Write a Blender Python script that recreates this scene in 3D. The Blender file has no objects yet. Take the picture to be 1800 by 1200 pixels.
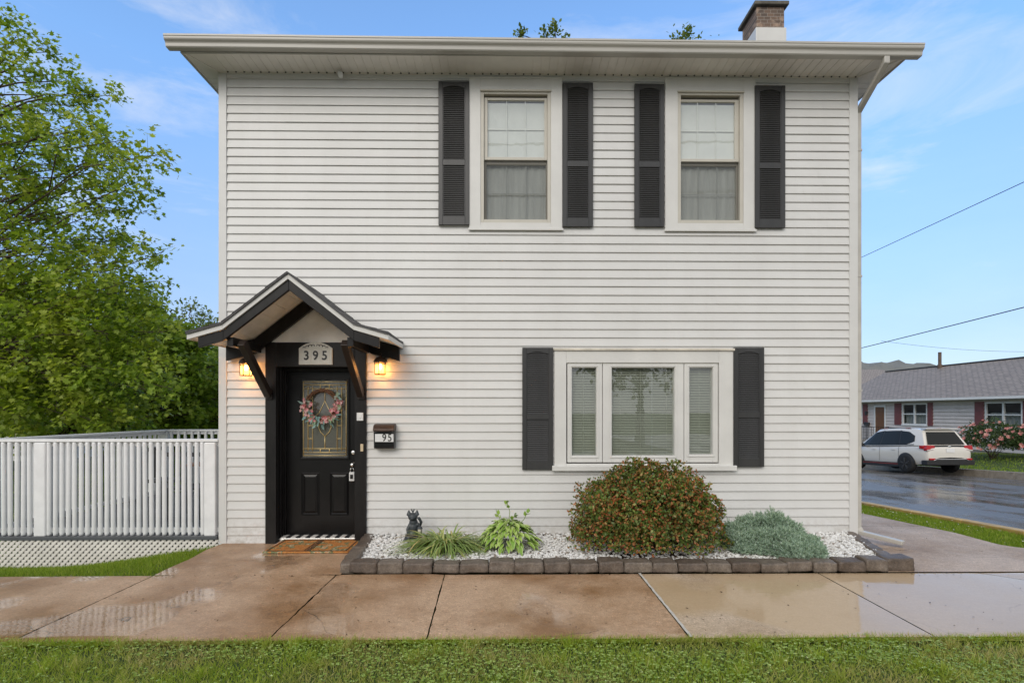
import bpy, bmesh, math, random
import numpy as np
from mathutils import Vector, Matrix, noise as mnoise
R = math.radians
rnd = random.Random(7)
rng = np.random.default_rng(11)
scene = bpy.context.scene
COL = scene.collection

# ------------------------------------------------------------------ camera model
F, PX, HY, YAW = 896.0, 900.0, 722.0, R(0.7)
CAM = Vector((0.0, -6.4, 1.6))
def ray(px, py):
    c = (px-PX)/F; v = (HY-py)/F
    return Vector((math.sin(YAW)+c*math.cos(YAW), math.cos(YAW)-c*math.sin(YAW), v))
def at(px, py, Y):
    d = ray(px, py); return CAM + d*((Y-CAM.y)/d.y)
def atz(px, py, z):
    d = ray(px, py); return CAM + d*((z-CAM.z)/d.z)
def atx(px, py, X):
    d = ray(px, py); return CAM + d*((X-CAM.x)/d.x)
def rect(x0, y0, x1, y1, Y=0.0):
    """pixel box on plane Y -> (X0, X1, Z0, Z1)"""
    a = at(x0, y0, Y); b = at(x1, y0, Y); c = at(x0, y1, Y); d = at(x1, y1, Y)
    return a.x, b.x, (c.z+d.z)/2, (a.z+b.z)/2

# ------------------------------------------------------------------ objects
def tag(o, label=None, cat=None, group=None, kind=None):
    if label: o['label'] = label
    if cat: o['category'] = cat
    if group: o['group'] = group
    if kind: o['kind'] = kind
    return o
def empty(name, loc, label, cat, group=None, rz=0):
    o = bpy.data.objects.new(name, None); COL.objects.link(o)
    o.empty_display_size = 0.1
    o.location = loc; o.rotation_euler = (0, 0, rz)
    return tag(o, label, cat, group)
def link(name, me, mat=None, parent=None):
    o = bpy.data.objects.new(name, me); COL.objects.link(o)
    if mat is not None:
        for m in (mat if isinstance(mat, (list, tuple)) else [mat]):
            me.materials.append(m)
    if parent is not None: o.parent = parent
    return o
def copy_tree(o, parent=None):
    c = o.copy(); COL.objects.link(c)
    if parent is not None: c.parent = parent
    for ch in list(o.children): copy_tree(ch, c)
    return c

class MB:
    """collects shapes into one mesh"""
    def __init__(s): s.v = []; s.f = []; s.m = []
    def add(s, vs, fs, mi=0):
        k = len(s.v); s.v += [tuple(p) for p in vs]
        s.f += [tuple(i+k for i in f) for f in fs]; s.m += [mi]*len(fs)
        return s
    def quad(s, a, b, c, d, mi=0): return s.add([a, b, c, d], [(0, 1, 2, 3)], mi)
    def box(s, x0, x1, y0, y1, z0, z1, mi=0, M=None):
        vs = [(x, y, z) for z in (z0, z1) for y in (y0, y1) for x in (x0, x1)]
        if M is not None: vs = [M @ Vector(p) for p in vs]
        return s.add(vs, [(0, 2, 3, 1), (4, 5, 7, 6), (0, 1, 5, 4), (2, 6, 7, 3), (0, 4, 6, 2), (1, 3, 7, 5)], mi)
    def bar(s, a, b, w, h, up=(0, 0, 1), mi=0):
        """rectangular beam from a to b, w across, h along up"""
        a = Vector(a); b = Vector(b); d = (b-a); L = d.length; d.normalize()
        u = Vector(up); x = d.cross(u)
        if x.length < 1e-4: x = d.cross(Vector((1, 0, 0)))
        x.normalize(); u = x.cross(d).normalized()
        vs = []
        for p in (a, b):
            for sx, su in ((-1, -1), (1, -1), (1, 1), (-1, 1)):
                vs.append(p + x*(sx*w/2) + u*(su*h/2))
        return s.add(vs, [(3, 2, 1, 0), (4, 5, 6, 7), (0, 1, 5, 4), (1, 2, 6, 5), (2, 3, 7, 6), (3, 0, 4, 7)], mi)
    def tube(s, pts, rad, n=8, mi=0, cap=True):
        pts = [Vector(p) for p in pts]
        if not isinstance(rad, (list, tuple)): rad = [rad]*len(pts)
        vs = []; ref = None
        for i, p in enumerate(pts):
            d = (pts[min(i+1, len(pts)-1)]-pts[max(i-1, 0)])
            if d.length < 1e-9: d = Vector((0, 0, 1))
            d.normalize()
            if ref is None or abs(d.dot(ref)) > .98:
                ref = Vector((0, 0, 1)) if abs(d.z) < .9 else Vector((1, 0, 0))
            x = d.cross(ref).normalized(); y = d.cross(x).normalized(); ref = y.cross(d).normalized() if False else ref
            for k in range(n):
                t = 2*math.pi*k/n
                vs.append(p + (x*math.cos(t)+y*math.sin(t))*rad[i])
        fs = []
        for i in range(len(pts)-1):
            for k in range(n):
                a = i*n+k; b = i*n+(k+1) % n
                fs.append((a, b, b+n, a+n))
        if cap:
            fs.append(tuple(range(n-1, -1, -1))); fs.append(tuple((len(pts)-1)*n+k for k in range(n)))
        return s.add(vs, fs, mi)
    def lathe(s, prof, n=16, c=(0, 0, 0), mi=0, M=None):
        vs = []
        for r, z in prof:
            for k in range(n):
                t = 2*math.pi*k/n
                p = Vector((r*math.cos(t), r*math.sin(t), z))
                if M is not None: p = M @ p
                vs.append(p+Vector(c))
        fs = []
        for i in range(len(prof)-1):
            for k in range(n):
                a = i*n+k; b = i*n+(k+1) % n
                fs.append((a, b, b+n, a+n))
        fs.append(tuple(range(n-1, -1, -1))); fs.append(tuple((len(prof)-1)*n+k for k in range(n)))
        return s.add(vs, fs, mi)
    def ball(s, c, r, n=12, mi=0, M=None):
        if not isinstance(r, (tuple, list)): r = (r, r, r)
        prof = []
        vs = []; m = n//2
        for i in range(m+1):
            ph = math.pi*i/m
            for k in range(n):
                t = 2*math.pi*k/n
                p = Vector((r[0]*math.sin(ph)*math.cos(t), r[1]*math.sin(ph)*math.sin(t), -r[2]*math.cos(ph)))
                if M is not None: p = M @ p
                vs.append(p+Vector(c))
        fs = []
        for i in range(m):
            for k in range(n):
                a = i*n+k; b = i*n+(k+1) % n
                fs.append((a, b, b+n, a+n))
        return s.add(vs, fs, mi)
    def prism(s, poly, axis, a, b, mi=0):
        """extrude 2-D polygon along axis from a to b. axis x: poly=(y,z); y: (x,z); z: (x,y)"""
        def P(p, t):
            return {'x': (t, p[0], p[1]), 'y': (p[0], t, p[1]), 'z': (p[0], p[1], t)}[axis]
        n = len(poly)
        vs = [P(p, a) for p in poly]+[P(p, b) for p in poly]
        fs = [tuple(range(n)), tuple(range(2*n-1, n-1, -1))]
        for i in range(n):
            j = (i+1) % n; fs.append((i, i+n, j+n, j))
        return s.add(vs, fs, mi)
    def build(s, name, mat, parent=None, bevel=0, smooth=False, seg=2, fix=True):
        me = bpy.data.meshes.new(name); me.from_pydata(s.v, [], s.f)
        o = link(name, me, mat, parent)
        if any(s.m): me.polygons.foreach_set('material_index', s.m)
        if fix:
            bm = bmesh.new(); bm.from_mesh(me)
            bmesh.ops.recalc_face_normals(bm, faces=bm.faces[:]); bm.to_mesh(me); bm.free()
        if smooth: me.polygons.foreach_set('use_smooth', [True]*len(me.polygons))
        if bevel:
            md = o.modifiers.new('bevel', 'BEVEL'); md.width = bevel; md.segments = seg
            md.limit_method = 'ANGLE'; md.angle_limit = R(40)
        me.update()
        return o

def npmesh(name, verts, faces, mat, parent=None, smooth=False, mi=None):
    me = bpy.data.meshes.new(name)
    verts = np.asarray(verts, np.float32); faces = np.asarray(faces, np.int32)
    n, k = faces.shape
    me.vertices.add(len(verts)); me.vertices.foreach_set('co', verts.ravel())
    me.loops.add(n*k); me.loops.foreach_set('vertex_index', faces.ravel())
    me.polygons.add(n)
    me.polygons.foreach_set('loop_start', np.arange(0, n*k, k, dtype=np.int32))
    me.polygons.foreach_set('loop_total', np.full(n, k, np.int32))
    if smooth: me.polygons.foreach_set('use_smooth', np.ones(n, bool))
    o = link(name, me, mat, parent)
    if mi is not None: me.polygons.foreach_set('material_index', np.asarray(mi, np.int32))
    me.update(calc_edges=True)
    return o

def unit(a): return a/np.maximum(np.linalg.norm(a, axis=1, keepdims=True), 1e-9)
def scatter(tv, tf, pos, axis, normal, scale):
    """copies of a small template: its y follows axis, its z follows normal"""
    tv = np.asarray(tv, np.float64); tf = np.asarray(tf, np.int64)
    pos = np.asarray(pos); N = len(pos)
    y = unit(np.asarray(axis)); z = np.asarray(normal) - (np.asarray(normal)*y).sum(1, keepdims=True)*y
    z = unit(z); x = np.cross(y, z)
    scale = np.asarray(scale)
    if scale.ndim == 1: scale = np.repeat(scale[:, None], 3, 1)
    t = tv[None]*scale[:, None, :]
    V = pos[:, None, :] + t[:, :, 0:1]*x[:, None, :] + t[:, :, 1:2]*y[:, None, :] + t[:, :, 2:3]*z[:, None, :]
    Fc = tf[None] + (np.arange(N)*len(tv))[:, None, None]
    return V.reshape(-1, 3), Fc.reshape(-1, tf.shape[1])
def merge(parts):
    vs = []; fs = []; k = 0
    for v, f in parts:
        vs.append(v); fs.append(f+k); k += len(v)
    return np.concatenate(vs), np.concatenate(fs)
def rdir(n): return unit(rng.normal(size=(n, 3)))

LEAF = ([(0, 0, 0), (-.32, .38, .07), (0, .42, 0), (.32, .38, .07), (-.2, .78, .03), (0, 1, -.06), (.2, .78, .03), (0, .72, -.02)],
        [(0, 2, 1, 1), (0, 3, 2, 2), (1, 2, 7, 4), (2, 3, 6, 7), (4, 7, 5, 5), (7, 6, 5, 5)])
LEAF3 = (LEAF[0], [(0, 2, 1), (0, 3, 2), (1, 2, 7), (1, 7, 4), (2, 3, 6), (2, 6, 7), (4, 7, 5), (7, 6, 5)])
# lobed maple-like leaf, all triangles
MAPLE = ([(0, 0, 0), (-.5, .18, .05), (-.28, .38, .02), (-.55, .66, .06), (-.2, .66, 0), (0, 1.05, -.08), (.2, .66, 0), (.55, .66, .06), (.28, .38, .02), (.5, .18, .05), (0, .4, -.03)],
         [(0, 10, 1), (1, 10, 2), (2, 10, 3), (3, 10, 4), (4, 10, 5), (5, 10, 6), (6, 10, 7), (7, 10, 8), (8, 10, 9), (9, 10, 0)])

# ------------------------------------------------------------------ materials
MATS = {}
def nodes(name):
    m = bpy.data.materials.new(name); m.use_nodes = True
    nt = m.node_tree; b = nt.nodes['Principled BSDF']
    MATS[name] = m
    return m, nt, b
def N(nt, typ, **kw):
    n = nt.nodes.new(typ)
    for k, v in kw.items():
        if k in ('inp',):
            for a, c in v.items(): n.inputs[a].default_value = c
        else: setattr(n, k, v)
    return n
def rgba(c): return (c[0], c[1], c[2], 1)
def ramp(nt, fac, stops, interp='LINEAR'):
    r = nt.nodes.new('ShaderNodeValToRGB'); e = r.color_ramp.elements
    r.color_ramp.interpolation = interp
    while len(e) < len(stops): e.new(.5)
    for i, (p, c) in enumerate(stops):
        e[i].position = p; e[i].color = rgba(c) if not isinstance(c, (int, float)) else (c, c, c, 1)
    if fac is not None: nt.links.new(fac, r.inputs[0])
    return r.outputs[0]
def noise(nt, scale, detail=4, rough=.55, coord='Object', stretch=None, dist=0):
    tc = nt.nodes.new('ShaderNodeTexCoord'); n = nt.nodes.new('ShaderNodeTexNoise')
    n.inputs['Scale'].default_value = scale; n.inputs['Detail'].default_value = detail
    n.inputs['Roughness'].default_value = rough; n.inputs['Distortion'].default_value = dist
    if stretch:
        mp = nt.nodes.new('ShaderNodeMapping'); mp.inputs['Scale'].default_value = stretch
        nt.links.new(tc.outputs[coord], mp.inputs[0]); nt.links.new(mp.outputs[0], n.inputs['Vector'])
    else: nt.links.new(tc.outputs[coord], n.inputs['Vector'])
    return n.outputs['Fac']
def mixc(nt, fac, a, b, mode='MIX'):
    m = nt.nodes.new('ShaderNodeMix'); m.data_type = 'RGBA'; m.blend_type = mode
    for s, v in ((m.inputs[0], fac), (m.inputs[6], a), (m.inputs[7], b)):
        if isinstance(v, (int, float)): s.default_value = v
        elif isinstance(v, tuple): s.default_value = rgba(v)
        else: nt.links.new(v, s)
    return m.outputs[2]
def math_(nt, op, a, b=0.0, clamp=False):
    m = nt.nodes.new('ShaderNodeMath'); m.operation = op; m.use_clamp = clamp
    for s, v in zip(m.inputs, (a, b)):
        if isinstance(v, (int, float)): s.default_value = v
        else: nt.links.new(v, s)
    return m.outputs[0]
def bump(nt, b, h, strength=.3, dist=.01):
    n = nt.nodes.new('ShaderNodeBump'); n.inputs['Strength'].default_value = strength
    n.inputs['Distance'].default_value = dist
    nt.links.new(h, n.inputs['Height']); nt.links.new(n.outputs[0], b.inputs['Normal'])
    return n
def paint(name, c, rough=.45, var=.12, scale=3.0, bmp=.0, bscale=60, stretch=None, metal=0, spec=.5):
    """painted / plain surface with gentle dirt variation"""
    m, nt, b = nodes(name)
    f = noise(nt, scale, 6, .6, stretch=stretch)
    lo = tuple(x*(1-var) for x in c); hi = tuple(min(1, x*(1+var*.5)) for x in c)
    nt.links.new(ramp(nt, f, [(.3, lo), (.65, hi)]), b.inputs['Base Color'])
    b.inputs['Roughness'].default_value = rough; b.inputs['Metallic'].default_value = metal
    b.inputs['Specular IOR Level'].default_value = spec
    if bmp: bump(nt, b, noise(nt, bscale, 3, .5, stretch=stretch), bmp, .004)
    return m
def leafmat(name, stops, trans=.35, rough=.5, spec=.35, patch=None, patch_scale=1.5):
    """each leaf its own tone (random per island), thin leaf lets some light through"""
    m, nt, b = nodes(name)
    g = nt.nodes.new('ShaderNodeNewGeometry')
    c = ramp(nt, g.outputs['Random Per Island'], stops)
    if patch:
        f = ramp(nt, noise(nt, patch_scale, 3), [(.45, 0.0), (.62, 1.0)])
        c2 = ramp(nt, g.outputs['Random Per Island'], patch)
        c = mixc(nt, f, c, c2)
    nt.links.new(c, b.inputs['Base Color']); b.inputs['Roughness'].default_value = rough
    b.inputs['Specular IOR Level'].default_value = spec
    t = nt.nodes.new('ShaderNodeBsdfTranslucent'); nt.links.new(mixc(nt, 1.0, c, (1.1, 1.1, .6), 'MULTIPLY'), t.inputs[0])
    mx = nt.nodes.new('ShaderNodeMixShader'); mx.inputs[0].default_value = trans
    nt.links.new(b.outputs[0], mx.inputs[1]); nt.links.new(t.outputs[0], mx.inputs[2])
    nt.links.new(mx.outputs[0], nt.nodes['Material Output'].inputs[0])
    return m
def glassmat(name, tint=(.9, .95, .93), ior=1.75, rough=0.0):
    m, nt, b = nodes(name); nt.nodes.remove(b)
    t = N(nt, 'ShaderNodeBsdfTransparent'); t.inputs[0].default_value = rgba(tint)
    g = N(nt, 'ShaderNodeBsdfGlossy'); g.inputs['Roughness'].default_value = rough; g.inputs[0].default_value = (.95, .97, 1, 1)
    # slightly uneven float glass
    bm = N(nt, 'ShaderNodeBump'); bm.inputs['Strength'].default_value = .03; bm.inputs['Distance'].default_value = .02
    nt.links.new(noise(nt, 3.0, 2), bm.inputs['Height']); nt.links.new(bm.outputs[0], g.inputs['Normal'])
    fr = N(nt, 'ShaderNodeFresnel'); gb_ = N(nt, 'ShaderNodeNewGeometry')
    nt.links.new(math_(nt, 'SUBTRACT', ior, math_(nt, 'MULTIPLY', gb_.outputs['Backfacing'], ior-1/ior)), fr.inputs[0])
    mx = N(nt, 'ShaderNodeMixShader')
    nt.links.new(fr.outputs[0], mx.inputs[0]); nt.links.new(t.outputs[0], mx.inputs[1]); nt.links.new(g.outputs[0], mx.inputs[2])
    nt.links.new(mx.outputs[0], nt.nodes['Material Output'].inputs[0])
    return m
def emit(name, c, s):
    m, nt, b = nodes(name)
    b.inputs['Base Color'].default_value = rgba(c); b.inputs['Emission Color'].default_value = rgba(c)
    b.inputs['Emission Strength'].default_value = s
    return m

def concrete(name, c1, c2, wetlo, wethi, pud, speck=True, silt=None, pudscale=.9, rbase=.42, coat=.85, spec=.5, cracks=.8):
    """rain-soaked concrete: aggregate grain, damp mottling and shallow standing water"""
    m, nt, b = nodes(name)
    big = noise(nt, .7, 5, .6); mid = noise(nt, 5.0, 6, .65); fine = noise(nt, 75.0, 3, .7)
    col = ramp(nt, mid, [(.3, c1), (.7, c2)])
    wet = ramp(nt, big, [(wetlo, 0.0), (wethi, 1.0)])
    col = mixc(nt, wet, col, mixc(nt, 1.0, col, (.60, .50, .37), 'MULTIPLY'))
    col = mixc(nt, .6, col, mixc(nt, 1.0, col, ramp(nt, noise(nt, 22, 5, .7), [(.3, .68), (.7, 1.22)]), 'MULTIPLY'))
    vo = nt.nodes.new('ShaderNodeTexVoronoi'); vo.feature = 'DISTANCE_TO_EDGE'; vo.inputs['Scale'].default_value = .75
    tcv = nt.nodes.new('ShaderNodeTexCoord'); vm = nt.nodes.new('ShaderNodeVectorMath'); nz = nt.nodes.new('ShaderNodeTexNoise'); nz.inputs['Scale'].default_value = 3.0; nz.inputs['Detail'].default_value = 6
    nt.links.new(tcv.outputs['Object'], nz.inputs['Vector']); sc0 = nt.nodes.new('ShaderNodeVectorMath'); sc0.operation = 'SCALE'; sc0.inputs['Scale'].default_value = .22
    nt.links.new(nz.outputs['Color'], sc0.inputs[0]); nt.links.new(tcv.outputs['Object'], vm.inputs[0]); nt.links.new(sc0.outputs[0], vm.inputs[1]); nt.links.new(vm.outputs[0], vo.inputs['Vector'])
    crk = math_(nt, 'MULTIPLY', ramp(nt, vo.outputs['Distance'], [(0.0, 1.0), (.0045, 0.0)]), ramp(nt, noise(nt, .8, 2), [(.50, 0.0), (.56, cracks)]))
    col = mixc(nt, crk, col, (.05, .035, .025))
    gr = ramp(nt, fine, [(.32, .25), (.46, 1.0), (.60, 1.05), (.68, 2.3)])
    col = mixc(nt, .55, col, mixc(nt, 1.0, col, gr, 'MULTIPLY'))
    p = noise(nt, pudscale, 3, .5, dist=.3)
    mask = ramp(nt, p, [(pud, 0.0), (pud+.05, 1.0)])
    if silt: col = mixc(nt, mask, col, mixc(nt, .25, silt, col))
    nt.links.new(col, b.inputs['Base Color'])
    rr = math_(nt, 'ADD', rbase-.12, math_(nt, 'MULTIPLY', mid, .24))
    rr = math_(nt, 'MULTIPLY', rr, math_(nt, 'SUBTRACT', 1.0, math_(nt, 'MULTIPLY', mask, coat if spec > .3 else 0.0)))
    nt.links.new(math_(nt, 'ADD', rr, .03), b.inputs['Roughness'])
    b.inputs['IOR'].default_value = 1.4; b.inputs['Specular IOR Level'].default_value = spec
    b.inputs['Coat IOR'].default_value = 1.36
    nt.links.new(math_(nt, 'MULTIPLY', mask, coat), b.inputs['Coat Weight']); b.inputs['Coat Roughness'].default_value = .015
    keep = math_(nt, 'SUBTRACT', 1.0, math_(nt, 'MULTIPLY', mask, .93))
    h = math_(nt, 'MULTIPLY', math_(nt, 'ADD', fine, math_(nt, 'MULTIPLY', mid, .6)), keep)
    bump(nt, b, h, .5, .004)
    rip = nt.nodes.new('ShaderNodeBump'); rip.inputs['Strength'].default_value = .05; rip.inputs['Distance'].default_value = .02
    nt.links.new(noise(nt, 9, 2, .5, stretch=(1, 2.2, 1)), rip.inputs['Height'])
    nt.links.new(rip.outputs[0], b.inputs['Coat Normal'])
    return m

# ---- palette
SIDING, nt, b = nodes('vinyl_siding')
f = noise(nt, 1.2, 6, .6); g = noise(nt, 26, 3, .6, stretch=(.12, 1, 1.6))
c = ramp(nt, f, [(.3, (.615, .607, .585)), (.7, (.68, .674, .655))])
stk_ = ramp(nt, noise(nt, 1.6, 5, .6, stretch=(3.2, 1, .16)), [(.50, 0.0), (.78, .11)])
c = mixc(nt, stk_, c, (.42, .40, .37))
geo_ = N(nt, 'ShaderNodeNewGeometry'); sp_ = N(nt, 'ShaderNodeSeparateXYZ'); nt.links.new(geo_.outputs['Position'], sp_.inputs[0])
spl = math_(nt, 'MULTIPLY', ramp(nt, sp_.outputs['Z'], [(0.0, .9), (.32, 0.0)]), ramp(nt, noise(nt, 14, 5, .7), [(.42, 0.0), (.68, .6)]))
c = mixc(nt, spl, c, (.30, .25, .19))
nt.links.new(c, b.inputs['Base Color']); b.inputs['Roughness'].default_value = .42
bump(nt, b, math_(nt, 'ADD', math_(nt, 'MULTIPLY', g, .25), noise(nt, .9, 2)), .22, .012)
TRIM = paint('white_trim', (.665, .655, .625), .4, .07, 2.5)
CORNER = paint('corner_board_vinyl', (.645, .64, .62), .42, .06, 2)
GUTTER = paint('gutter_enamel', (.48, .46, .415), .32, .12, 1.6, stretch=(.3, 1, 3))
SOFFIT = paint('soffit_vinyl', (.80, .765, .71), .5, .14, 1.6)
SASH = paint('almond_sash', (.54, .51, .44), .4, .06, 4)
SHUT = paint('charcoal_shutter', (.036, .0355, .035), .38, .25, 6, bmp=.1, bscale=120, stretch=(1, 1, .1))
BLACK, nt, b = nodes('black_wood_paint')
f = noise(nt, 9, 6, .7, stretch=(1, 1, .25))
nt.links.new(ramp(nt, f, [(.3, (.008, .0075, .008)), (.62, (.016, .015, .0145)), (.74, (.03, .026, .022)), (.80, (.16, .14, .12))]), b.inputs['Base Color'])
b.inputs['Roughness'].default_value = .36; b.inputs['Specular IOR Level'].default_value = .25; bump(nt, b, noise(nt, 60, 3, .5, stretch=(1, 1, .1)), .25, .003)
DOORP = paint('black_door_paint', (.0075, .007, .0072), .3, .25, 5, spec=.28)
STAINB = paint('dark_brown_stain', (.022, .014, .011), .42, .3, 8, bmp=.25, bscale=50, stretch=(1, .15, 1))
BOARDS = paint('white_ceiling_boards', (.88, .86, .82), .55, .12, 5)
SHINGLE, nt, b = nodes('asphalt_shingle')
f = noise(nt, 90, 2); g = noise(nt, 3, 4)
nt.links.new(mixc(nt, .5, ramp(nt, f, [(.3, (.04, .04, .042)), (.7, (.15, .15, .155))]), ramp(nt, g, [(.35, (.06, .058, .06)), (.65, (.13, .125, .125))])), b.inputs['Base Color'])
b.inputs['Roughness'].default_value = .75; bump(nt, b, f, .5, .006)
BRICK, nt, b = nodes('chimney_brick')
tc = N(nt, 'ShaderNodeTexCoord'); br = N(nt, 'ShaderNodeTexBrick')
mp = N(nt, 'ShaderNodeMapping'); mp.inputs['Rotation'].default_value = (R(90), 0, 0)
nt.links.new(tc.outputs['Object'], mp.inputs[0]); nt.links.new(mp.outputs[0], br.inputs[0])
br.inputs['Scale'].default_value = 5; br.inputs['Color1'].default_value = (.10, .075, .062, 1); br.inputs['Color2'].default_value = (.19, .125, .09, 1)
br.inputs['Mortar'].default_value = (.3, .27, .23, 1); br.inputs['Mortar Size'].default_value = .014
nt.links.new(mixc(nt, ramp(nt, noise(nt, 5, 5), [(.56, 0.0), (.66, .85)]), br.outputs[0], (.42, .30, .22)), b.inputs['Base Color']); b.inputs['Roughness'].default_value = .85
CAPM = paint('chimney_cap', (.12, .11, .09), .8, .5, 8)
GLASS = glassmat('window_glass', (.95, .98, .96), 1.95)
GLASSD = glassmat('door_glass', (.6, .62, .55), 1.9, .05)
nt = GLASSD.node_tree; old = nt.nodes['Material Output'].inputs[0].links[0].from_socket
d = N(nt, 'ShaderNodeBsdfDiffuse'); d.inputs[0].default_value = (.30, .30, .26, 1); mx = N(nt, 'ShaderNodeMixShader'); mx.inputs[0].default_value = .35
nt.links.new(old, mx.inputs[1]); nt.links.new(d.outputs[0], mx.inputs[2]); nt.links.new(mx.outputs[0], nt.nodes['Material Output'].inputs[0])
SCREEN, nt, b = nodes('insect_screen'); nt.nodes.remove(b)
d = N(nt, 'ShaderNodeBsdfDiffuse'); d.inputs[0].default_value = (.05, .05, .05, 1); t = N(nt, 'ShaderNodeBsdfTransparent')
mx = N(nt, 'ShaderNodeMixShader'); mx.inputs[0].default_value = .42
nt.links.new(t.outputs[0], mx.inputs[1]); nt.links.new(d.outputs[0], mx.inputs[2]); nt.links.new(mx.outputs[0], nt.nodes['Material Output'].inputs[0])
CURT = paint('curtain_cloth', (.84, .83, .80), .9, .1, 7, bmp=.3, bscale=14, stretch=(3, 1, .3))
BLIND = paint('blind_slats', (.40, .41, .34), .45, .05, 4)
BRASS = paint('brass_came', (.80, .62, .30), .42, .1, 30, metal=.6)
CHROME = paint('satin_nickel', (.75, .74, .72), .28, .05, 30, metal=1)
WHITEP = paint('white_plastic', (.72, .72, .71), .4, .05, 10)
BEIGEP = paint('beige_plastic', (.62, .5, .33), .4, .05, 10)
RUST = paint('bronze_metal', (.06, .036, .026), .4, .3, 20, metal=.5)
MAILB = paint('black_enamel', (.012, .012, .013), .28, .3, 12, metal=.3)
PLAQ = paint('plaque_white', (.68, .66, .6), .6, .1, 20)
DIGIT = paint('digit_black', (.015, .015, .015), .4, .1, 10)
WARM = emit('lamp_bulb', (1.0, .55, .18), 22)
LGLASS, nt, b = nodes('lantern_glass'); nt.nodes.remove(b)
t = N(nt, 'ShaderNodeBsdfTransparent'); t.inputs[0].default_value = (1, .93, .8, 1); tl = N(nt, 'ShaderNodeBsdfTranslucent'); tl.inputs[0].default_value = (.9, .75, .5, 1)
mx = N(nt, 'ShaderNodeMixShader'); mx.inputs[0].default_value = .35
nt.links.new(t.outputs[0], mx.inputs[1]); nt.links.new(tl.outputs[0], mx.inputs[2]); nt.links.new(mx.outputs[0], nt.nodes['Material Output'].inputs[0])
RAILP = paint('white_rail_paint', (.82, .82, .82), .38, .08, 6)
DECKF = paint('grey_deck_board', (.10, .105, .115), .28, .25, 6, stretch=(.3, 2, 1))
LATT = paint('cream_lattice', (.78, .74, .69), .5, .12, 6)
BARK = paint('bark', (.075, .052, .036), .85, .45, 9, bmp=.8, bscale=22, stretch=(1, 1, .25))
TWIG = paint('twig', (.09, .055, .035), .8, .35, 12)
STONE, nt, b = nodes('retaining_stone')
f = noise(nt, 7, 8, .7); g = noise(nt, 70, 3, .6)
oi = N(nt, 'ShaderNodeObjectInfo')
c = ramp(nt, f, [(.25, (.075, .058, .045)), (.5, (.16, .128, .10)), (.75, (.27, .225, .18))])
c = mixc(nt, math_(nt, 'MULTIPLY', oi.outputs['Random'], .9), c, mixc(nt, 1.0, c, (.52, .46, .43), 'MULTIPLY'))
nt.links.new(mixc(nt, .5, c, mixc(nt, 1.0, c, ramp(nt, g, [(.35, .5), (.65, 1.4)]), 'MULTIPLY')), b.inputs['Base Color'])
b.inputs['Roughness'].default_value = .5; bump(nt, b, math_(nt, 'ADD', f, math_(nt, 'MULTIPLY', g, .4)), .8, .012)
PEBB, nt, b = nodes('white_pebble')
g = N(nt, 'ShaderNodeNewGeometry')
nt.links.new(ramp(nt, g.outputs['Random Per Island'], [(0, (.22, .17, .13)), (.05, (.3, .26, .22)), (.09, (.58, .56, .53)), (.6, (.74, .73, .70)), (1, (.80, .79, .77))]), b.inputs['Base Color']); b.inputs['Roughness'].default_value = .45
SOIL = paint('bed_soil', (.06, .035, .022), .8, .5, 12, bmp=.8, bscale=40)
CONC = concrete('old_wet_concrete', (.415, .262, .155), (.53, .362, .235), .42, .58, .54, rbase=.34)
CONCN = concrete('new_wet_concrete', (.47, .36, .25), (.54, .425, .31), .5, .75, .40, silt=(.50, .355, .205), pudscale=.55, rbase=.46, coat=.8, spec=.18)
CONCS = concrete('side_path_concrete', (.46, .355, .27), (.55, .435, .34), .45, .7, .70, rbase=.5, spec=.35)
CAULK = paint('white_joint', (.55, .52, .46), .6, .2, 20)
ASPH, nt, b = nodes('wet_asphalt')
f = noise(nt, 120, 2); g = noise(nt, .9, 4, .6, stretch=(1.2, .5, 1))
nt.links.new(mixc(nt, .6, ramp(nt, f, [(.3, (.07, .065, .061)), (.7, (.16, .15, .14))]), ramp(nt, g, [(.35, (.08, .074, .069)), (.65, (.16, .148, .137))])), b.inputs['Base Color'])
nt.links.new(ramp(nt, g, [(.4, .10), (.62, .38)]), b.inputs['Roughness']); bump(nt, b, math_(nt, 'ADD', math_(nt, 'MULTIPLY', f, .4), g), .10, .005); b.inputs['Specular IOR Level'].default_value = .3
KERBM = paint('kerb_concrete', (.30, .26, .21), .55, .3, 6)
KERBY = paint('kerb_yellow', (.50, .33, .10), .5, .4, 5)
EARTH, nt, b = nodes('earth_lawn')
f = noise(nt, 2.5, 6, .65); g = noise(nt, 60, 3)
nt.links.new(mixc(nt, .5, ramp(nt, f, [(.3, (.035, .06, .014)), (.6, (.06, .10, .02)), (.75, (.10, .10, .035))]), ramp(nt, g, [(.3, (.02, .035, .008)), (.7, (.09, .13, .03))])), b.inputs['Base Color']); b.inputs['Roughness'].default_value = .9
bump(nt, b, g, .8, .03)
GRASS = leafmat('grass_blade', [(0, (.22, .33, .026)), (.45, (.35, .455, .046)), (.8, (.47, .55, .085)), (.93, (.54, .53, .16)), (1, (.64, .57, .28))], .45, .5, .3,
                patch=[(0, (.24, .30, .05)), (.4, (.42, .44, .11)), (.7, (.56, .49, .20)), (1, (.66, .56, .28))], patch_scale=1.1)
GRASS2 = leafmat('grass_blade_lush', [(0, (.13, .22, .014)), (.5, (.225, .335, .028)), (.85, (.33, .42, .045)), (1, (.42, .43, .11))], .4, .5, .3)
CLOVER = leafmat('clover_leaf', [(0, (.19, .31, .045)), (.5, (.31, .44, .09)), (.9, (.43, .55, .16)), (1, (.58, .66, .30))], .3, .45, .3)
PETALS = paint('fallen_petal', (.7, .62, .55), .7, .15, 20)
SKYS, SUNE, EXPO, CLOUD, SKYTINT = .15, 1.25, 0.32, 5.6, (1.25, 1.62, 1.8)
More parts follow.
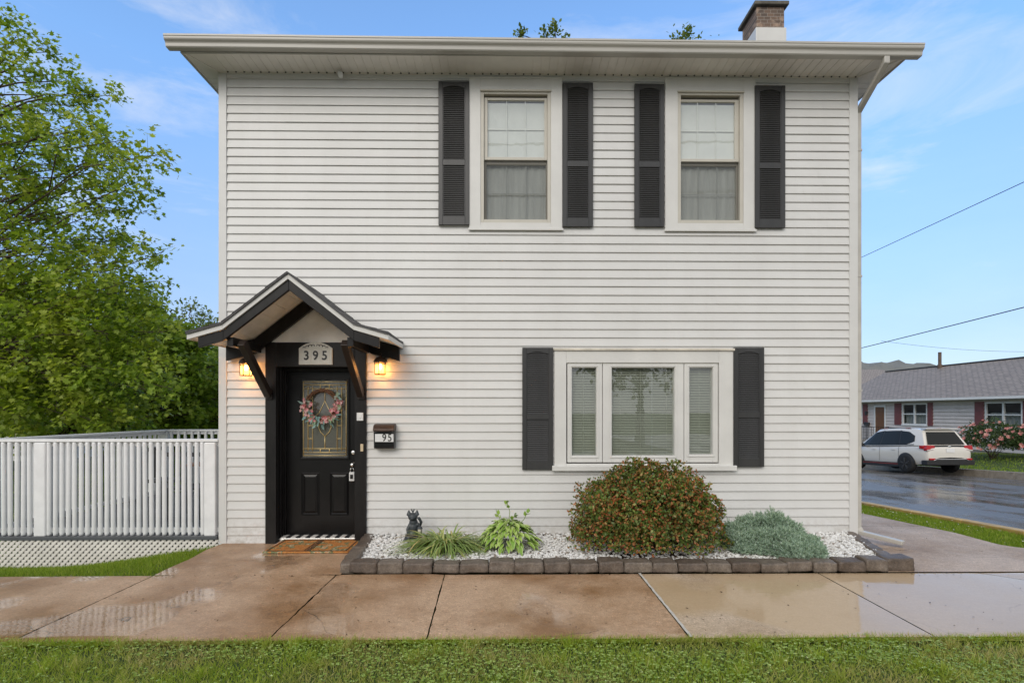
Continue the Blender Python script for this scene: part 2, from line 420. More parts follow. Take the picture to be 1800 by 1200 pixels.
# ------------------------------------------------------------------ terrain
def smooth(a, b, x):
    t = min(1, max(0, (x-a)/(b-a))); return t*t*(3-2*t)
def gz(x, y):
    """height of the made ground: level at the front pavement, falling along the side street and to the left yard"""
    z = 0.0
    if y > -1.4: z -= .045*smooth(-1.4, 0, y)
    if y > .4: z -= .055*(min(y, 24)-.4)*smooth(-3.0, 3.5, x)
    if x < -2.6 and y > -1.5: z -= .27*smooth(-1.5, .15, y)*smooth(-3.2, -5.6, x)
    if x > 17.4: z += .14 + .45*smooth(18.5, 22.5, x)
    return z
def sheet(name, xs, ys, off, mat, kind='structure', zf=gz, keep=None, smooth_=True):
    mb = MB(); idx = {}
    for j, y in enumerate(ys):
        for i, x in enumerate(xs):
            idx[i, j] = len(mb.v); mb.v.append((x, y, zf(x, y)+off))
    for j in range(len(ys)-1):
        for i in range(len(xs)-1):
            if keep and not keep((xs[i]+xs[i+1])/2, (ys[j]+ys[j+1])/2): continue
            mb.f.append((idx[i, j], idx[i+1, j], idx[i+1, j+1], idx[i, j+1])); mb.m.append(0)
    o = mb.build(name, mat, fix=False, smooth=smooth_)
    return tag(o, kind=kind)
def lin(a, b, n): return [a+(b-a)*i/n for i in range(n+1)]
def zg(x, y):
    if y < -5.03: return -.35
    z = gz(x, y) if x < 17.4 or x > 17.6 else gz(17.3, y)
    return z-.3 if 6.97 < x < 17.45 else z
xs = [-700, -300, -120, -60, -30, -20, -14]+sorted(lin(-11, 30, 82)+[6.93, 6.98, 17.44, 17.46])+[34, 40, 50, 70, 120, 300, 700]
ys = [-300, -100, -40, -20, -12, -8]+sorted(lin(-6, 30, 72)+[-5.05, -5.02])+[34, 40, 55, 80, 140, 300, 900]
sheet('ground', xs, ys, -.055, EARTH, zf=zg)

# pavement slabs ----------------------------------------------------------
YB, YF = atz(900, 1008, 0).y, atz(900, 1121, 0).y          # back and front edge of the pavement
def jx(p, q):  # joint through two pixels -> X at back and front edges
    a = atz(p[0], p[1], 0); b = atz(q[0], q[1], 0)
    f = lambda y: a.x+(b.x-a.x)*(y-a.y)/(b.y-a.y)
    return f(YB), f(YF)
J = [jx((270, 1010), (35, 1118)), jx((590, 1010), (472, 1121)), jx((781, 1010), (750, 1121)),
     jx((1125, 1008), (1216, 1120)), jx((1446, 1010), (1650, 1120))]
J = [(J[0][0]-1.8, J[0][1]-1.8)]+J
J = [(J[0][0]-1.8, J[0][1]-1.8)]+J
J = [(J[0][0]-1.8, J[0][1]-1.8)]+J
def slab(mb, c0, c1, gap0, gap1, wob, y0=YF, y1=YB, n=34, mid=8, flush=False):
    rows = []
    for j in range(n+1):
        t = j/n; y = y0+(y1-y0)*t
        a = c0[1]+(c0[0]-c0[1])*t+gap0; b = c1[1]+(c1[0]-c1[1])*t-gap1
        a += wob*(mnoise.noise((7*a, 9*y, 1))+.5*mnoise.noise((30*a, 30*y, 4))); b += wob*(mnoise.noise((7*b, 9*y, 2))+.5*mnoise.noise((30*b, 30*y, 7)))
        rows.append([(a+(b-a)*i/mid, y, gz(a+(b-a)*i/mid, y)+(-.006 if j == 0 or (j == n and not flush) or i in (0, mid) else 0)) for i in range(mid+1)])
    k = len(mb.v)
    for r in rows: mb.v += r
    for j in range(n):
        for i in range(mid):
            a = k+j*(mid+1)+i; mb.f.append((a, a+1, a+mid+2, a+mid+1)); mb.m.append(0)
mb = MB()
gaps = [.008]*8
for i in range(6):
    if i == 5:
        slab(mb, J[i], J[i+1], .006, .012, .006)
    else: slab(mb, J[i], J[i+1], .0055, .0055, .009 if i >= 3 else .005, flush=(i in (3, 4)))
o = mb.build('sidewalk', CONC, fix=False, smooth=True); tag(o, kind='structure')
# new pale slabs on the right and round the corner
SX0, SX1 = 4.2, 6.07
mb = MB()
slab(mb, J[6], J[7], .016, .006, .002)
xr = atz(1731, 1009, 0).x
slab(mb, J[7], (xr, atz(1800, 1032, 0).x+1.55), .006, .006, .001)
slab(mb, (xr, atz(1800, 1032, 0).x+1.55), (xr+3, xr+4.6), .006, .006, .001)
o = mb.build('new_sidewalk', CONCN, fix=False, smooth=True); tag(o, kind='structure')
mb = MB()
bx = [atz(1612, 1006, 0).x, atz(1700, 1006, 0).x]
def side_r(y):  # right edge of the side walk with its flare towards the corner
    return SX1 + 1.7*smooth(-.2, -1.4, y)*1.0
prev = None
def sstrip(y0, y1, x0, n=14, g=.006):
    k = len(mb.v); m = 10
    for j in range(n+1):
        y = y0+g+(y1-y0-2*g)*j/n; b = side_r(y)
        for i in range(m+1):
            x = x0(y)+(b-x0(y))*i/m; mb.v.append((x, y, gz(x, y)+.002))
    for j in range(n):
        for i in range(m):
            a = k+j*(m+1)+i; mb.f.append((a, a+1, a+m+2, a+m+1)); mb.m.append(0)
LX = lambda y: 3.8 if y < -.03 else 4.25
sstrip(YB, .95, LX, 18); sstrip(.95, 2.5, LX); sstrip(2.5, 4.0, LX); sstrip(4.0, 7.5, LX); sstrip(7.5, 16, LX)
o = mb.build('side_path', CONCS, fix=False, smooth=True); tag(o, kind='structure')
# caulk line between old and new concrete
mb = MB(); n = 40
for j in range(n):
    ya, yb = YF+(YB-YF)*j/n, YF+(YB-YF)*(j+1)/n
    def cx(y):
        t = (y-YF)/(YB-YF); return J[6][1]+(J[6][0]-J[6][1])*t + .006*mnoise.noise((0, 14*y, 3))
    w = .011+.004*mnoise.noise((3, 9*ya, 3)); w2 = .011+.004*mnoise.noise((3, 9*yb, 3))
    mb.quad((cx(ya)-w, ya, .003), (cx(ya)+w, ya, .003), (cx(yb)+w2, yb, .003), (cx(yb)-w2, yb, .003))
tag(mb.build('joint_marking', CAULK, fix=False), kind='structure')
# path up to the door, curved left edge
mb = MB(); n = 24; m = 14
E = [atz(270, 1011, 0), atz(300, 999, -.02), atz(335, 983, -.03), atz(362, 966, -.04), atz(388, 956, -.045)]
def left_edge(y):
    for a, b in zip(E, E[1:]):
        if a.y <= y <= b.y: return a.x+(b.x-a.x)*(y-a.y)/(b.y-a.y)
    return E[0].x if y < E[0].y else E[-1].x
for j in range(n+1):
    y = YB-.001+(0.03-YB)*j/n
    a = left_edge(y); b = -1.62
    for i in range(m+1):
        x = a+(b-a)*i/m; mb.v.append((x, y, gz(-2.2, y)+.000))
for j in range(n):
    for i in range(m):
        a = j*(m+1)+i; mb.f.append((a, a+1, a+m+2, a+m+1)); mb.m.append(0)
tag(mb.build('path', CONC, fix=False, smooth=True), kind='structure')

# side street --------------------------------------------------------------
KX, KX2 = 7.0, 17.4
sheet('road', lin(KX+.1, KX2, 24), lin(-30, 24, 108)+[34, 60, 120], -.03, ASPH, zf=lambda x, y: gz(min(x, 17.0), y)-.10+.09*(1-((x-12.2)/5.2)**2))
def kerb(name, x0, x1, top, mat):
    mb = MB(); yy = lin(-12, 26, 40)
    for a, b in zip(yy, yy[1:]):
        vs = []
        for y in (a+.004, b-.004):
            z = gz(min(x0, 17), y)
            vs += [(x0, y, z-.3), (x1, y, z-.3), (x1, y, z+top), (x0, y, z+top)]
        mb.add(vs, [(0, 1, 2, 3), (7, 6, 5, 4), (0, 4, 5, 1), (1, 5, 6, 2), (2, 6, 7, 3), (3, 7, 4, 0)])
    return tag(mb.build(name, mat, bevel=.012), kind='structure')
kerb('kerb', KX-.05, KX+.12, .03, KERBY)
kerb('far_kerb', KX2-.02, KX2+.14, .13, KERBM)

sheet('front_road', lin(-60, 40, 50), lin(-15, -5.2, 14), -.14, ASPH, zf=lambda x, y: 0 if y < 99 else 0)
mb = MB(); mb.box(-60, 5.5, -5.2, -5.04, -.4, -.02); tag(mb.build('front_kerb', KERBM, bevel=.012), kind='structure')
# grass ---------------------------------------------------------------------
def blades(n, xf, zf, h, w, lean=.62):
    P = xf(n); x, y = P[:, 0], P[:, 1]
    z = np.array([zf(a, b) for a, b in zip(x, y)])
    pos = np.stack([x, y, z], 1)
    ax = unit(np.stack([rng.normal(0, lean, n), rng.normal(0, lean, n), np.ones(n)], 1))
    hh = h*rng.uniform(.5, 1.25, n); ww = w*rng.uniform(.7, 1.3, n)
    T = [(-.5, 0, 0), (.5, 0, 0), (-.42, .45, .05), (.42, .45, .05), (0, 1, .32)]
    return scatter(T, [(0, 1, 3), (0, 3, 2), (2, 3, 4)], pos, ax, rdir(n)*[1, 1, .15], np.stack([ww, hh, hh], 1))
def clovers(n, xf, zf, s, h):
    P = xf(n); x, y = P[:, 0], P[:, 1]
    z = np.array([zf(a, b) for a, b in zip(x, y)])+h*rng.uniform(.4, 1.1, n)
    c = np.stack([x, y, z], 1); nrm = unit(np.stack([rng.normal(0, .35, n), rng.normal(-.1, .35, n), np.ones(n)], 1))
    a0 = rng.uniform(0, 2*np.pi, n); out = []
    T = [(0, 0, 0), (-.45, .45, .06), (0, .5, 0), (.45, .45, .06), (-.3, .9, .08), (.3, .9, .08), (0, .95, .02)]
    Fc = [(0, 2, 1), (0, 3, 2), (1, 2, 4), (2, 6, 4), (2, 3, 5), (2, 5, 6)]
    for k in range(3):
        a = a0+k*2.094; ax = np.stack([np.cos(a), np.sin(a), np.zeros(n)], 1)
        out.append(scatter(T, Fc, c, ax, nrm, s*rng.uniform(.7, 1.3, n)))
    return merge(out)
EDGE = lambda x: YF+.015+.035*mnoise.noise((x*2.5, 0, 5))+.015*mnoise.noise((x*11, 0, 5))
def front(n):
    x = rng.uniform(-4.6, 4.9, n*2); y = YF-.0-np.abs(rng.uniform(0, 1, n*2))**.9*1.0
    return np.stack([x, y+.02*rng.normal(size=n*2)], 1)[:n]
def patchy(f, keep):
    def g(n):
        P = f(n*3); k = np.array([keep(a, b) for a, b in P]) > rng.uniform(0, 1, len(P)); return P[k][:n]
    return g
clov = lambda x, y: .12+.88*smooth(-.12, .22, mnoise.noise((x*.9+2, y*1.6, 0))+.25*math.exp(-((x-1.0)/1.6)**2)-.25*math.exp(-((x+2.2)/1.0)**2))
bv = blades(72000, front, lambda a, b: -.04, .05, .0033)
tuf = rng.uniform(0, 1, 90); tx = rng.uniform(-4.4, 4.7, 90); ty = YF-rng.uniform(.02, .85, 90)
bv3 = blades(5400, lambda n: np.stack([np.repeat(tx, 60)+rng.normal(0, .022, n), np.repeat(ty, 60)+rng.normal(0, .02, n)], 1), lambda a, b: -.035, .085, .0036, .5)
def edge_(n):
    x = rng.uniform(-4.6, 4.9, n); e = np.array([max(-.02, .05*mnoise.noise((q*1.7, 0, 5))+.035*mnoise.noise((q*7, 0, 8))) for q in x])
    return np.stack([x, YF-.02+(e+.03)*rng.uniform(0, 1, n)**1.5], 1)
bv2 = blades(15000, edge_, lambda a, b: -.028, .055, .0034, .8)
v, f = merge([bv, bv2, bv3])
tag(npmesh('grass', v, f, GRASS), 'front lawn strip of grass mixed with clover along the wet pavement', 'grass', kind='stuff')
v, f = clovers(9500, patchy(front, clov), lambda a, b: -.045, .0108, .05)
tag(npmesh('clover', v, f, CLOVER), 'white clover leaves spread through the front lawn strip', 'clover', kind='stuff')
# a wide thinner lawn further out of frame to the sides and behind the camera
v, f = blades(14000, lambda n: np.stack([rng.uniform(-9, 10, n), rng.uniform(-5.0, YF-1.0, n)], 1), lambda a, b: -.045, .06, .008)
# left lawn
def leftlawn(n):
    x = rng.uniform(-8.5, -2.9, n*3); y = rng.uniform(YB-.0, .1, n*3)
    k = np.array([x_ < left_edge(y_)+.02 for x_, y_ in zip(x, y)]); return np.stack([x, y], 1)[k][:n]
v2, f2 = blades(42000, leftlawn, lambda a, b: gz(a, b)-.045, .055, .0042, .3)
v3, f3 = blades(20000, lambda n: np.stack([rng.uniform(-16, -6.6, n), rng.uniform(-1.3, 14, n)], 1), lambda a, b: gz(a, b)-.05, .09, .014)
v, f = merge([(v, f), (v2, f2), (v3, f3)])
tag(npmesh('lawn_grass', v, f, GRASS2), 'lush green grass bank below the white lattice skirt', 'grass', kind='stuff')
def verge(n):
    y = rng.uniform(-.9, 16, n*2)
    y = np.where(rng.uniform(0, 1, n*2) < .6, rng.uniform(-.9, 4, n*2), y)
    x = rng.uniform(0, 1, n*2); lo = np.array([side_r(b) for b in y]); x = lo+(KX-.05-lo)*x
    return np.stack([x, y], 1)[lo < KX-.06][:n]
v, f = blades(34000, verge, lambda a, b: gz(a, b)-.04, .05, .006, .35)
tag(npmesh('verge_grass', v, f, GRASS2), 'narrow grass verge between the side path and the wet street', 'grass', kind='stuff')
v, f = blades(16000, lambda n: np.stack([rng.uniform(17.55, 23.3, n), rng.uniform(6, 30, n)], 1), lambda a, b: gz(a, b)-.03, .08, .016, .35)
tag(npmesh('yard_grass', v, f, GRASS2), 'grass yard in front of the low house across the street', 'grass', kind='stuff')
# petals washed onto the verge
n = 240; P = verge(n)
z = np.array([gz(a, b)+.012 for a, b in P])
v, f = scatter([(-.5, -.5, 0), (.5, -.4, .1), (.45, .5, 0), (-.4, .5, .12)], [(0, 1, 2), (0, 2, 3)], np.stack([P[:, 0], P[:, 1], z], 1), rdir(n)*[1, 1, .1], np.array([[0, 0, 1.]]).repeat(n, 0), rng.uniform(.008, .022, n))
tag(npmesh('petals', v, f, PETALS), 'pale petals scattered on the grass verge beside the street', 'petals', kind='stuff')

# bits of leaf and grit washed over the wet concrete
DEBRIS = leafmat('leaf_bits', [(0, (.03, .02, .012)), (.5, (.09, .05, .02)), (.8, (.16, .12, .04)), (1, (.3, .26, .18))], .1)
n = 420; x = rng.uniform(-4.4, 6.0, n); y = np.where(rng.uniform(0, 1, n) < .45, YB-.01-np.abs(rng.normal(0, .05, n)), rng.uniform(YF, YB, n)); y = np.where(x > 4.6, rng.uniform(YF, 1.5, n), y)
z = np.array([gz(a, b)+.006 for a, b in zip(x, y)])
v, f = scatter([(-.5, -.5, 0), (.5, -.4, .1), (.45, .5, 0), (-.4, .5, .12)], [(0, 1, 2), (0, 2, 3)], np.stack([x, y, z], 1), rdir(n)*[1, 1, .1], np.array([[0, 0, 1.]]).repeat(n, 0)+rng.normal(0, .15, (n, 3)), np.stack([rng.uniform(.004, .012, n), rng.uniform(.006, .022, n), np.full(n, .01)], 1))
tag(npmesh('debris', v, f, DEBRIS), 'small leaf bits and grit scattered over the wet pavement', 'debris', kind='stuff')

# ------------------------------------------------------------------ THE HOUSE
XL, XR = at(389, 700, 0).x, at(1503, 700, 0).x
ZS = 5.806                                   # soffit height at the wall
HD = 9.0                                     # house depth
house = empty('house', ((XL+XR)/2, 0, -.05), 'two storey white clapboard house with charcoal shutters and black front door', 'house')
H0 = Vector(house.location)
def hp(o):   # parent keeping world coordinates
    o.parent = house; o.matrix_parent_inverse = Matrix.Translation(-H0); return o
def sub(o, p):
    o.parent = p; return o
WA = rect(845, 162, 968, 393); WB = rect(1190, 164, 1305, 394); WP = rect(995, 638, 1262, 814)
DX0, DX1 = at(488, 800, 0).x, at(625, 800, 0).x
DZ1 = at(550, 645, 0).z
CX0, CX1 = at(469, 800, 0).x, at(645, 800, 0).x
openings = [WA, WB, WP, (DX0, DX1, -.3, DZ1)]
def siding(mb, x0, x1, z0, z1, pitch, first, holes, seam=None, outd=-1, depth=.0155, M=lambda x, y, z: (x, y, z)):
    k = 0; z = first
    while z < z1:
        a, t = max(z, z0), min(z+pitch, z1)
        spans = [(x0, x1)]
        for h in holes:
            if h[2] < t-.02 and h[3] > a+.02:
                ns = []
                for s in spans:
                    if h[1] <= s[0] or h[0] >= s[1]: ns.append(s); continue
                    if h[0] > s[0]: ns.append((s[0], h[0]))
                    if h[1] < s[1]: ns.append((h[1], s[1]))
                spans = ns
        for s in spans:
            cuts = [s[0], s[1]]; L = s[1]-s[0]
            if seam and L > 1.2:
                c = s[0]+seam.uniform(.2, .8)*L; cuts = [s[0], c, s[1]]
            for q in range(len(cuts)-1):
                u, w = cuts[q], cuts[q+1]; e = .0016 if q == 1 else 0
                y = -depth-e; n = max(1, int((w-u)/.5)); zz = []
                for i in range(n+1):
                    xx = u+(w-u)*i/n; dz = .0022*mnoise.noise((xx*.8, z*9, 0)); dy = .0012*mnoise.noise((xx*1.7, z*5, 3))
                    zz.append((xx, dz, dy))
                for (xa, da, ya), (xb, db, yb) in zip(zz, zz[1:]):
                    p = [M(xa, -.001, t+da), M(xb, -.001, t+db), M(xb, y+yb, a+.012+db), M(xa, y+ya, a+.012+da),
                         M(xb, y+yb, a+.002+db), M(xa, y+ya, a+.002+da), M(xb, y+.004, a-.001+db), M(xa, y+.004, a-.001+da), M(xb, -.0005, a+.001+db), M(xa, -.0005, a+.001+da)]
                    mb.add(p, [(0, 3, 2, 1), (3, 5, 4, 2), (5, 7, 6, 4), (7, 9, 8, 6)])
        z += pitch; k += 1
PITCH, FIRST = .1072, .0517-.1072
mb = MB(); siding(mb, XL+.02, XR-.02, -.09, ZS-.01, PITCH, FIRST, [(h[0], h[1], h[2], h[3]) for h in openings]+[(CX0, CX1, -.3, 2.46)], random.Random(3))
w = mb.build('wall', SIDING, fix=False); hp(w)
# sheathing behind with real openings
def holed(mb, x0, x1, z0, z1, holes, y):
    X = sorted({x0, x1, *[h[0] for h in holes], *[h[1] for h in holes]}); Z = sorted({z0, z1, *[max(z0, h[2]) for h in holes], *[h[3] for h in holes]})
    for a, b in zip(X, X[1:]):
        for c, d in zip(Z, Z[1:]):
            mx, mz = (a+b)/2, (c+d)/2
            if any(h[0] < mx < h[1] and h[2] < mz < h[3] for h in holes): continue
            mb.quad((a, y, c), (b, y, c), (b, y, d), (a, y, d))
mb = MB(); holed(mb, XL+.02, XR-.02, -.12, ZS+.15, openings, .006)
hp(mb.build('sheathing', SIDING, fix=False))
mb = MB()
mb.box(XL+.1, XR-.1, .35, .37, 2.62, 2.72); mb.box(XL+.1, XR-.1, .3, HD-.1, -.11, -.06); mb.box(XL+.1, XR-.1, .3, HD-.1, 2.85, 2.95)
hp(mb.build('floor', paint('interior_floor', (.16, .11, .07), .6, .2, 4)))
for side, X in ((-1, XL), (1, XR)):
    mb = MB(); M = (lambda x, y, z: (XL-y*-1-.0+.002, x, z)) if side < 0 else (lambda x, y, z: (XR-y-.002, x, z))
    if side < 0: M = lambda x, y, z: (XL+y+.002, x, z)
    siding(mb, .02, HD-.05, -.3, ZS-.01, PITCH, FIRST-.2144, [], None, M=M)
    mb.quad((X-side*.004, 0.02, -.9), (X-side*.004, HD-.05, -.9), (X-side*.004, HD-.05, ZS+.15), (X-side*.004, 0.02, ZS+.15))
    hp(mb.build('wall', SIDING, fix=False))
mb = MB(); mb.box(XL+.02, XR-.02, HD-.06, HD-.04, -.9, ZS+.1); hp(mb.build('wall', SIDING))
mb = MB(); mb.box(XL+.03, XR-.03, .03, HD-.08, -1.0, -.13); hp(mb.build('foundation', KERBM))
for x0, x1 in ((XL-.022, XL+.075), (XR-.085, XR+.022)):
    mb = MB(); mb.box(x0, x1, -.024, -.002, -.1, ZS-.012)
    s = XL if x0 < 0 else XR
    if x0 < 0: mb.box(x0, x0+.02, -.002, .085, -.1, ZS-.012)
    else: mb.box(x1-.02, x1, -.002, .085, -.1, ZS-.012)
    hp(mb.build('corner_board', CORNER, bevel=.004))
# frieze under soffit
mb = MB(); mb.box(XL+.076, XR-.086, -.020, -.003, ZS-.055, ZS-.012); hp(mb.build('frieze', CORNER, bevel=.003))

# soffit, fascia, gutter, roof
SXL, SXR, SY = at(322, 92, -.36).x, at(1588, 100, -.36).x, -.37
mb = MB()
def rib(mb, x0, x1, y0, y1, z, along_x=True):
    p = .102
    n = int((x1-x0)/p)+1
    for i in range(n):
        a = x0+i*p; b = min(a+p-.007, x1); c = min(a+p, x1)
        if a >= x1: break
        q = (lambda u, w, zz: (u, w, zz)) if along_x else (lambda u, w, zz: (w, u, zz))
        mb.quad(q(a, y0, z), q(b, y0, z), q(b, y1, z), q(a, y1, z))
        mb.quad(q(b, y0, z), q(b, y1, z), q(b, y1, z+.006), q(b, y0, z+.006)); mb.quad(q(b, y0, z+.006), q(b, y1, z+.006), q(c, y1, z+.006), q(c, y0, z+.006))
        mb.quad(q(c, y0, z), q(c, y1, z), q(c, y1, z+.006), q(c, y0, z+.006))
# mitred corners: front strip is a trapezium, cut by the diagonal joints
rib(mb, XL+.0, XR, SY, -.016, ZS)
for a, b in ((SXL, XL), (XR, SXR)):
    mb.quad((a, SY, ZS+.001), (b, SY, ZS+.001), (b, -.0, ZS+.001), (a, -.0, ZS+.001))
    rib(mb, 0, HD+.3, a, b, ZS, False)
    e0, e1 = ((SXL, SY), (XL, 0)) if a < 0 else ((SXR, SY), (XR, 0))
    mb.bar((e0[0], e0[1], ZS-.004), (e1[0], e1[1], ZS-.004), .03, .008)
mb.quad((SXL, SY, ZS+.03), (SXR, SY, ZS+.03), (SXR, HD+.3, ZS+.03), (SXL, HD+.3, ZS+.03))
mb.box(XL, XR, -.030, -.0165, ZS-.014, ZS+.002)
n = int((XR-XL)/.102)
for i in range(n):
    x = XL+.102*i+.0985
    mb.box(x-.008, x+.008, -.038, -.0305, ZS-.011, ZS+.0035, mi=1)
hp(mb.build('soffit', [SOFFIT, DIGIT], fix=False))
mb = MB()
mb.box(SXL-.018, SXR+.018, SY-.018, SY, ZS-.02, ZS+.122)
mb.box(SXL-.018, SXL, SY+.001, HD+.3, ZS-.02, ZS+.122); mb.box(SXR, SXR+.018, SY+.001, HD+.3, ZS-.02, ZS+.122)
hp(mb.build('fascia', GUTTER, bevel=.004))
GXL, GXR = at(287, 70, -.5).x, at(1626, 90, -.5).x
prof = [(SY-.02, 0), (SY-.083, 0), (SY-.093, .010), (SY-.097, .040), (SY-.102, .052), (SY-.122, .068), (SY-.128, .080), (SY-.129, .100), (SY-.135, .104), (SY-.135, .124), (SY-.115, .126), (SY-.115, .118), (SY-.02, .118)]
mb = MB(); n = 40; k = len(prof); GZ0 = ZS-.016
for i in range(n+1):
    x = GXL+(GXR-GXL)*i/n; dz = .014-.03*i/n+.004*mnoise.noise((x*.6, 0, 2)); dy = .006*mnoise.noise((x*.5, 3, 2))
    mb.v += [(x, p[0]+(dy if j not in (0, k-1) else 0), GZ0+p[1]+dz) for j, p in enumerate(prof)]
for i in range(n):
    for j in range(k):
        a = i*k+j; b = i*k+(j+1) % k; mb.f.append((a, b, b+k, a+k)); mb.m.append(0)
mb.f += [tuple(range(k)), tuple(n*k+j for j in range(k-1, -1, -1))]; mb.m += [0, 0]
g = hp(mb.build('gutter', GUTTER))
# roof: low hip with shingle butts
def hiproof(mb, x0, x1, y0, y1, z, slope, courses=14):
    hw = (y1-y0)/2
    for c in range(courses):
        t0, t1 = hw*c/courses, hw*(c+1)/courses; za, zb = z+slope*t0+.006, z+slope*t1
        A = [(x0+t0, y0+t0, za), (x1-t0, y0+t0, za), (x1-t0, y1-t0, za), (x0+t0, y1-t0, za)]
        B = [(x0+t1, y0+t1, zb), (x1-t1, y0+t1, zb), (x1-t1, y1-t1, zb), (x0+t1, y1-t1, zb)]
        if x0+t1 > x1-t1:
            m = (x0+x1)/2
            B = [(m, p[1], p[2]) for p in B]
        for i in range(4):
            j = (i+1) % 4; mb.quad(A[i], A[j], B[j], B[i])
            lo = [(p[0], p[1], p[2]-.007) for p in (A[i], A[j])]
            mb.quad(lo[0], lo[1], A[j], A[i])
mb = MB(); hiproof(mb, SXL-.03, SXR+.03, SY-.05, HD+.35, ZS+.130, .30, 40)
rf = hp(mb.build('roof', SHINGLE, fix=False))
# shingle edge along the eave
mb = MB(); x = SXL-.03
while x < SXR+.03:
    w_ = rnd.uniform(.16, .34); mb.box(x+.003, min(x+w_, SXR+.03), SY-.052, SY+.05, ZS+.119, ZS+.130+rnd.choice([0, .004, .009])); x += w_
g = mb.build('drip_edge', SHINGLE); g.parent = rf; g.matrix_parent_inverse = Matrix.Identity(4)
# chimney
c0 = at(1330, 60, 1.25); c1 = at(1379, 60, 1.25); ztop = at(1350, 12, 1.25).z
zmid = at(1350, 50, 1.25).z
mb = MB(); mb.box(c0.x, c1.x, 1.25, 1.72, 5.9, ztop)
ch = hp(mb.build('chimney', BRICK, bevel=.012))
mb = MB(); mb.box(c0.x-.02, c1.x+.02, 1.23, 1.74, 5.88, zmid); g = mb.build('chimney_flashing', TRIM, bevel=.006); g.parent = ch
mb = MB(); mb.box(c0.x-.05, c1.x+.05, 1.20, 1.77, ztop, ztop+.06); mb.box(c0.x+.08, c1.x-.1, 1.35, 1.6, ztop+.06, ztop+.10)
g = mb.build('chimney_cap', CAPM, bevel=.014); g.parent = ch
# downspout
dx = XR+.070
mb = MB(); W_ = .068
p0 = Vector((dx-.0, SY-.06, GZ0-.005)); p1 = Vector((dx, SY-.06, GZ0-.08)); p2 = Vector((dx, .05, 5.40)); p3 = Vector((dx, .05, 5.28)); p4 = Vector((dx, .05, .10))
def rectpipe(mb, pts, w, h):
    """rectangular pipe; sections kept upright (x across)"""
    vs = []
    for i, p in enumerate(pts):
        d0 = (p-pts[i-1]).normalized() if i else (pts[1]-p).normalized(); d1 = (pts[i+1]-p).normalized() if i < len(pts)-1 else d0
        d = (d0+d1).normalized(); x = Vector((1, 0, 0)); u = d.cross(x).normalized(); c = max(.5, d.dot(d0))
        for sx, su in ((-1, -1), (1, -1), (1, 1), (-1, 1)): vs.append(p+x*(sx*w/2)+u*(su*h/2/c))
    fs = [(i*4+k, i*4+(k+1) % 4, i*4+4+(k+1) % 4, i*4+4+k) for i in range(len(pts)-1) for k in range(4)]
    fs += [(3, 2, 1, 0), tuple(len(pts)*4-4+k for k in range(4))]
    mb.add(vs, fs)
rectpipe(mb, [p0, p1, p1.lerp(p2, .5), p2, p3, Vector((dx, .05, 2.4)), p4], W_, .05)
ds = hp(mb.build('downspout', GUTTER, bevel=.008))
mb = MB()
e0 = Vector((dx, .05, .11)); ee = atz(1588, 957, .0); ee = Vector((ee.x, ee.y, .02))
d = (ee-Vector((dx, .05, .05)));
mb.bar(e0, Vector((dx+.03, .04, .055)), .075, .06, up=(0, 1, 0)); mb.bar(Vector((dx+.0, .045, .062)), ee, .085, .05)
g = mb.build('downspout_extension', GUTTER, bevel=.008); g.parent = ds
for z in (1.5, 1.85, 3.3, 4.9):
    mb = MB(); mb.box(XR+.005, dx+.038, .02, .082, z, z+.025); g = mb.build('strap', GUTTER); g.parent = ds

# ------------------------------------------------------------------ windows
def frame4(mb, r, w, y0, y1, wb=None, wt=None):
    x0, x1, z0, z1 = r; wb = w if wb is None else wb; wt = w if wt is None else wt
    mb.box(x0, x0+w, y0, y1, z0, z1); mb.box(x1-w, x1, y0, y1, z0, z1)
    mb.box(x0+w, x1-w, y0, y1, z0, z0+wb); mb.box(x0+w, x1-w, y0, y1, z1-wt, z1)
def casing(outer, inner, y0, y1, name, mat):
    mb = MB(); ox0, ox1, oz0, oz1 = outer; ix0, ix1, iz0, iz1 = inner
    mb.box(ox0, ix0, y0, y1, oz0, oz1); mb.box(ix1, ox1, y0, y1, oz0, oz1)
    mb.box(ix0, ix1, y0+.001, y1, oz0, iz0); mb.box(ix0, ix1, y0+.001, y1, iz1, oz1)
    return mb
def cloth(x0, x1, z0, z1, y, amp, n=60, m=14, seed=0):
    mb = MB()
    for j in range(m+1):
        for i in range(n+1):
            x = x0+(x1-x0)*i/n; z = z0+(z1-z0)*j/m
            mb.v.append((x, y+amp*(math.sin(i*.9+seed)+.6*mnoise.noise((x*9+seed, z*1.5, 0))), z))
    for j in range(m):
        for i in range(n):
            a = j*(n+1)+i; mb.f.append((a, a+1, a+n+2, a+n+1)); mb.m.append(0)
    return mb
SHADE = paint('shade_cloth', (.64, .635, .62), .9, .06, 5)
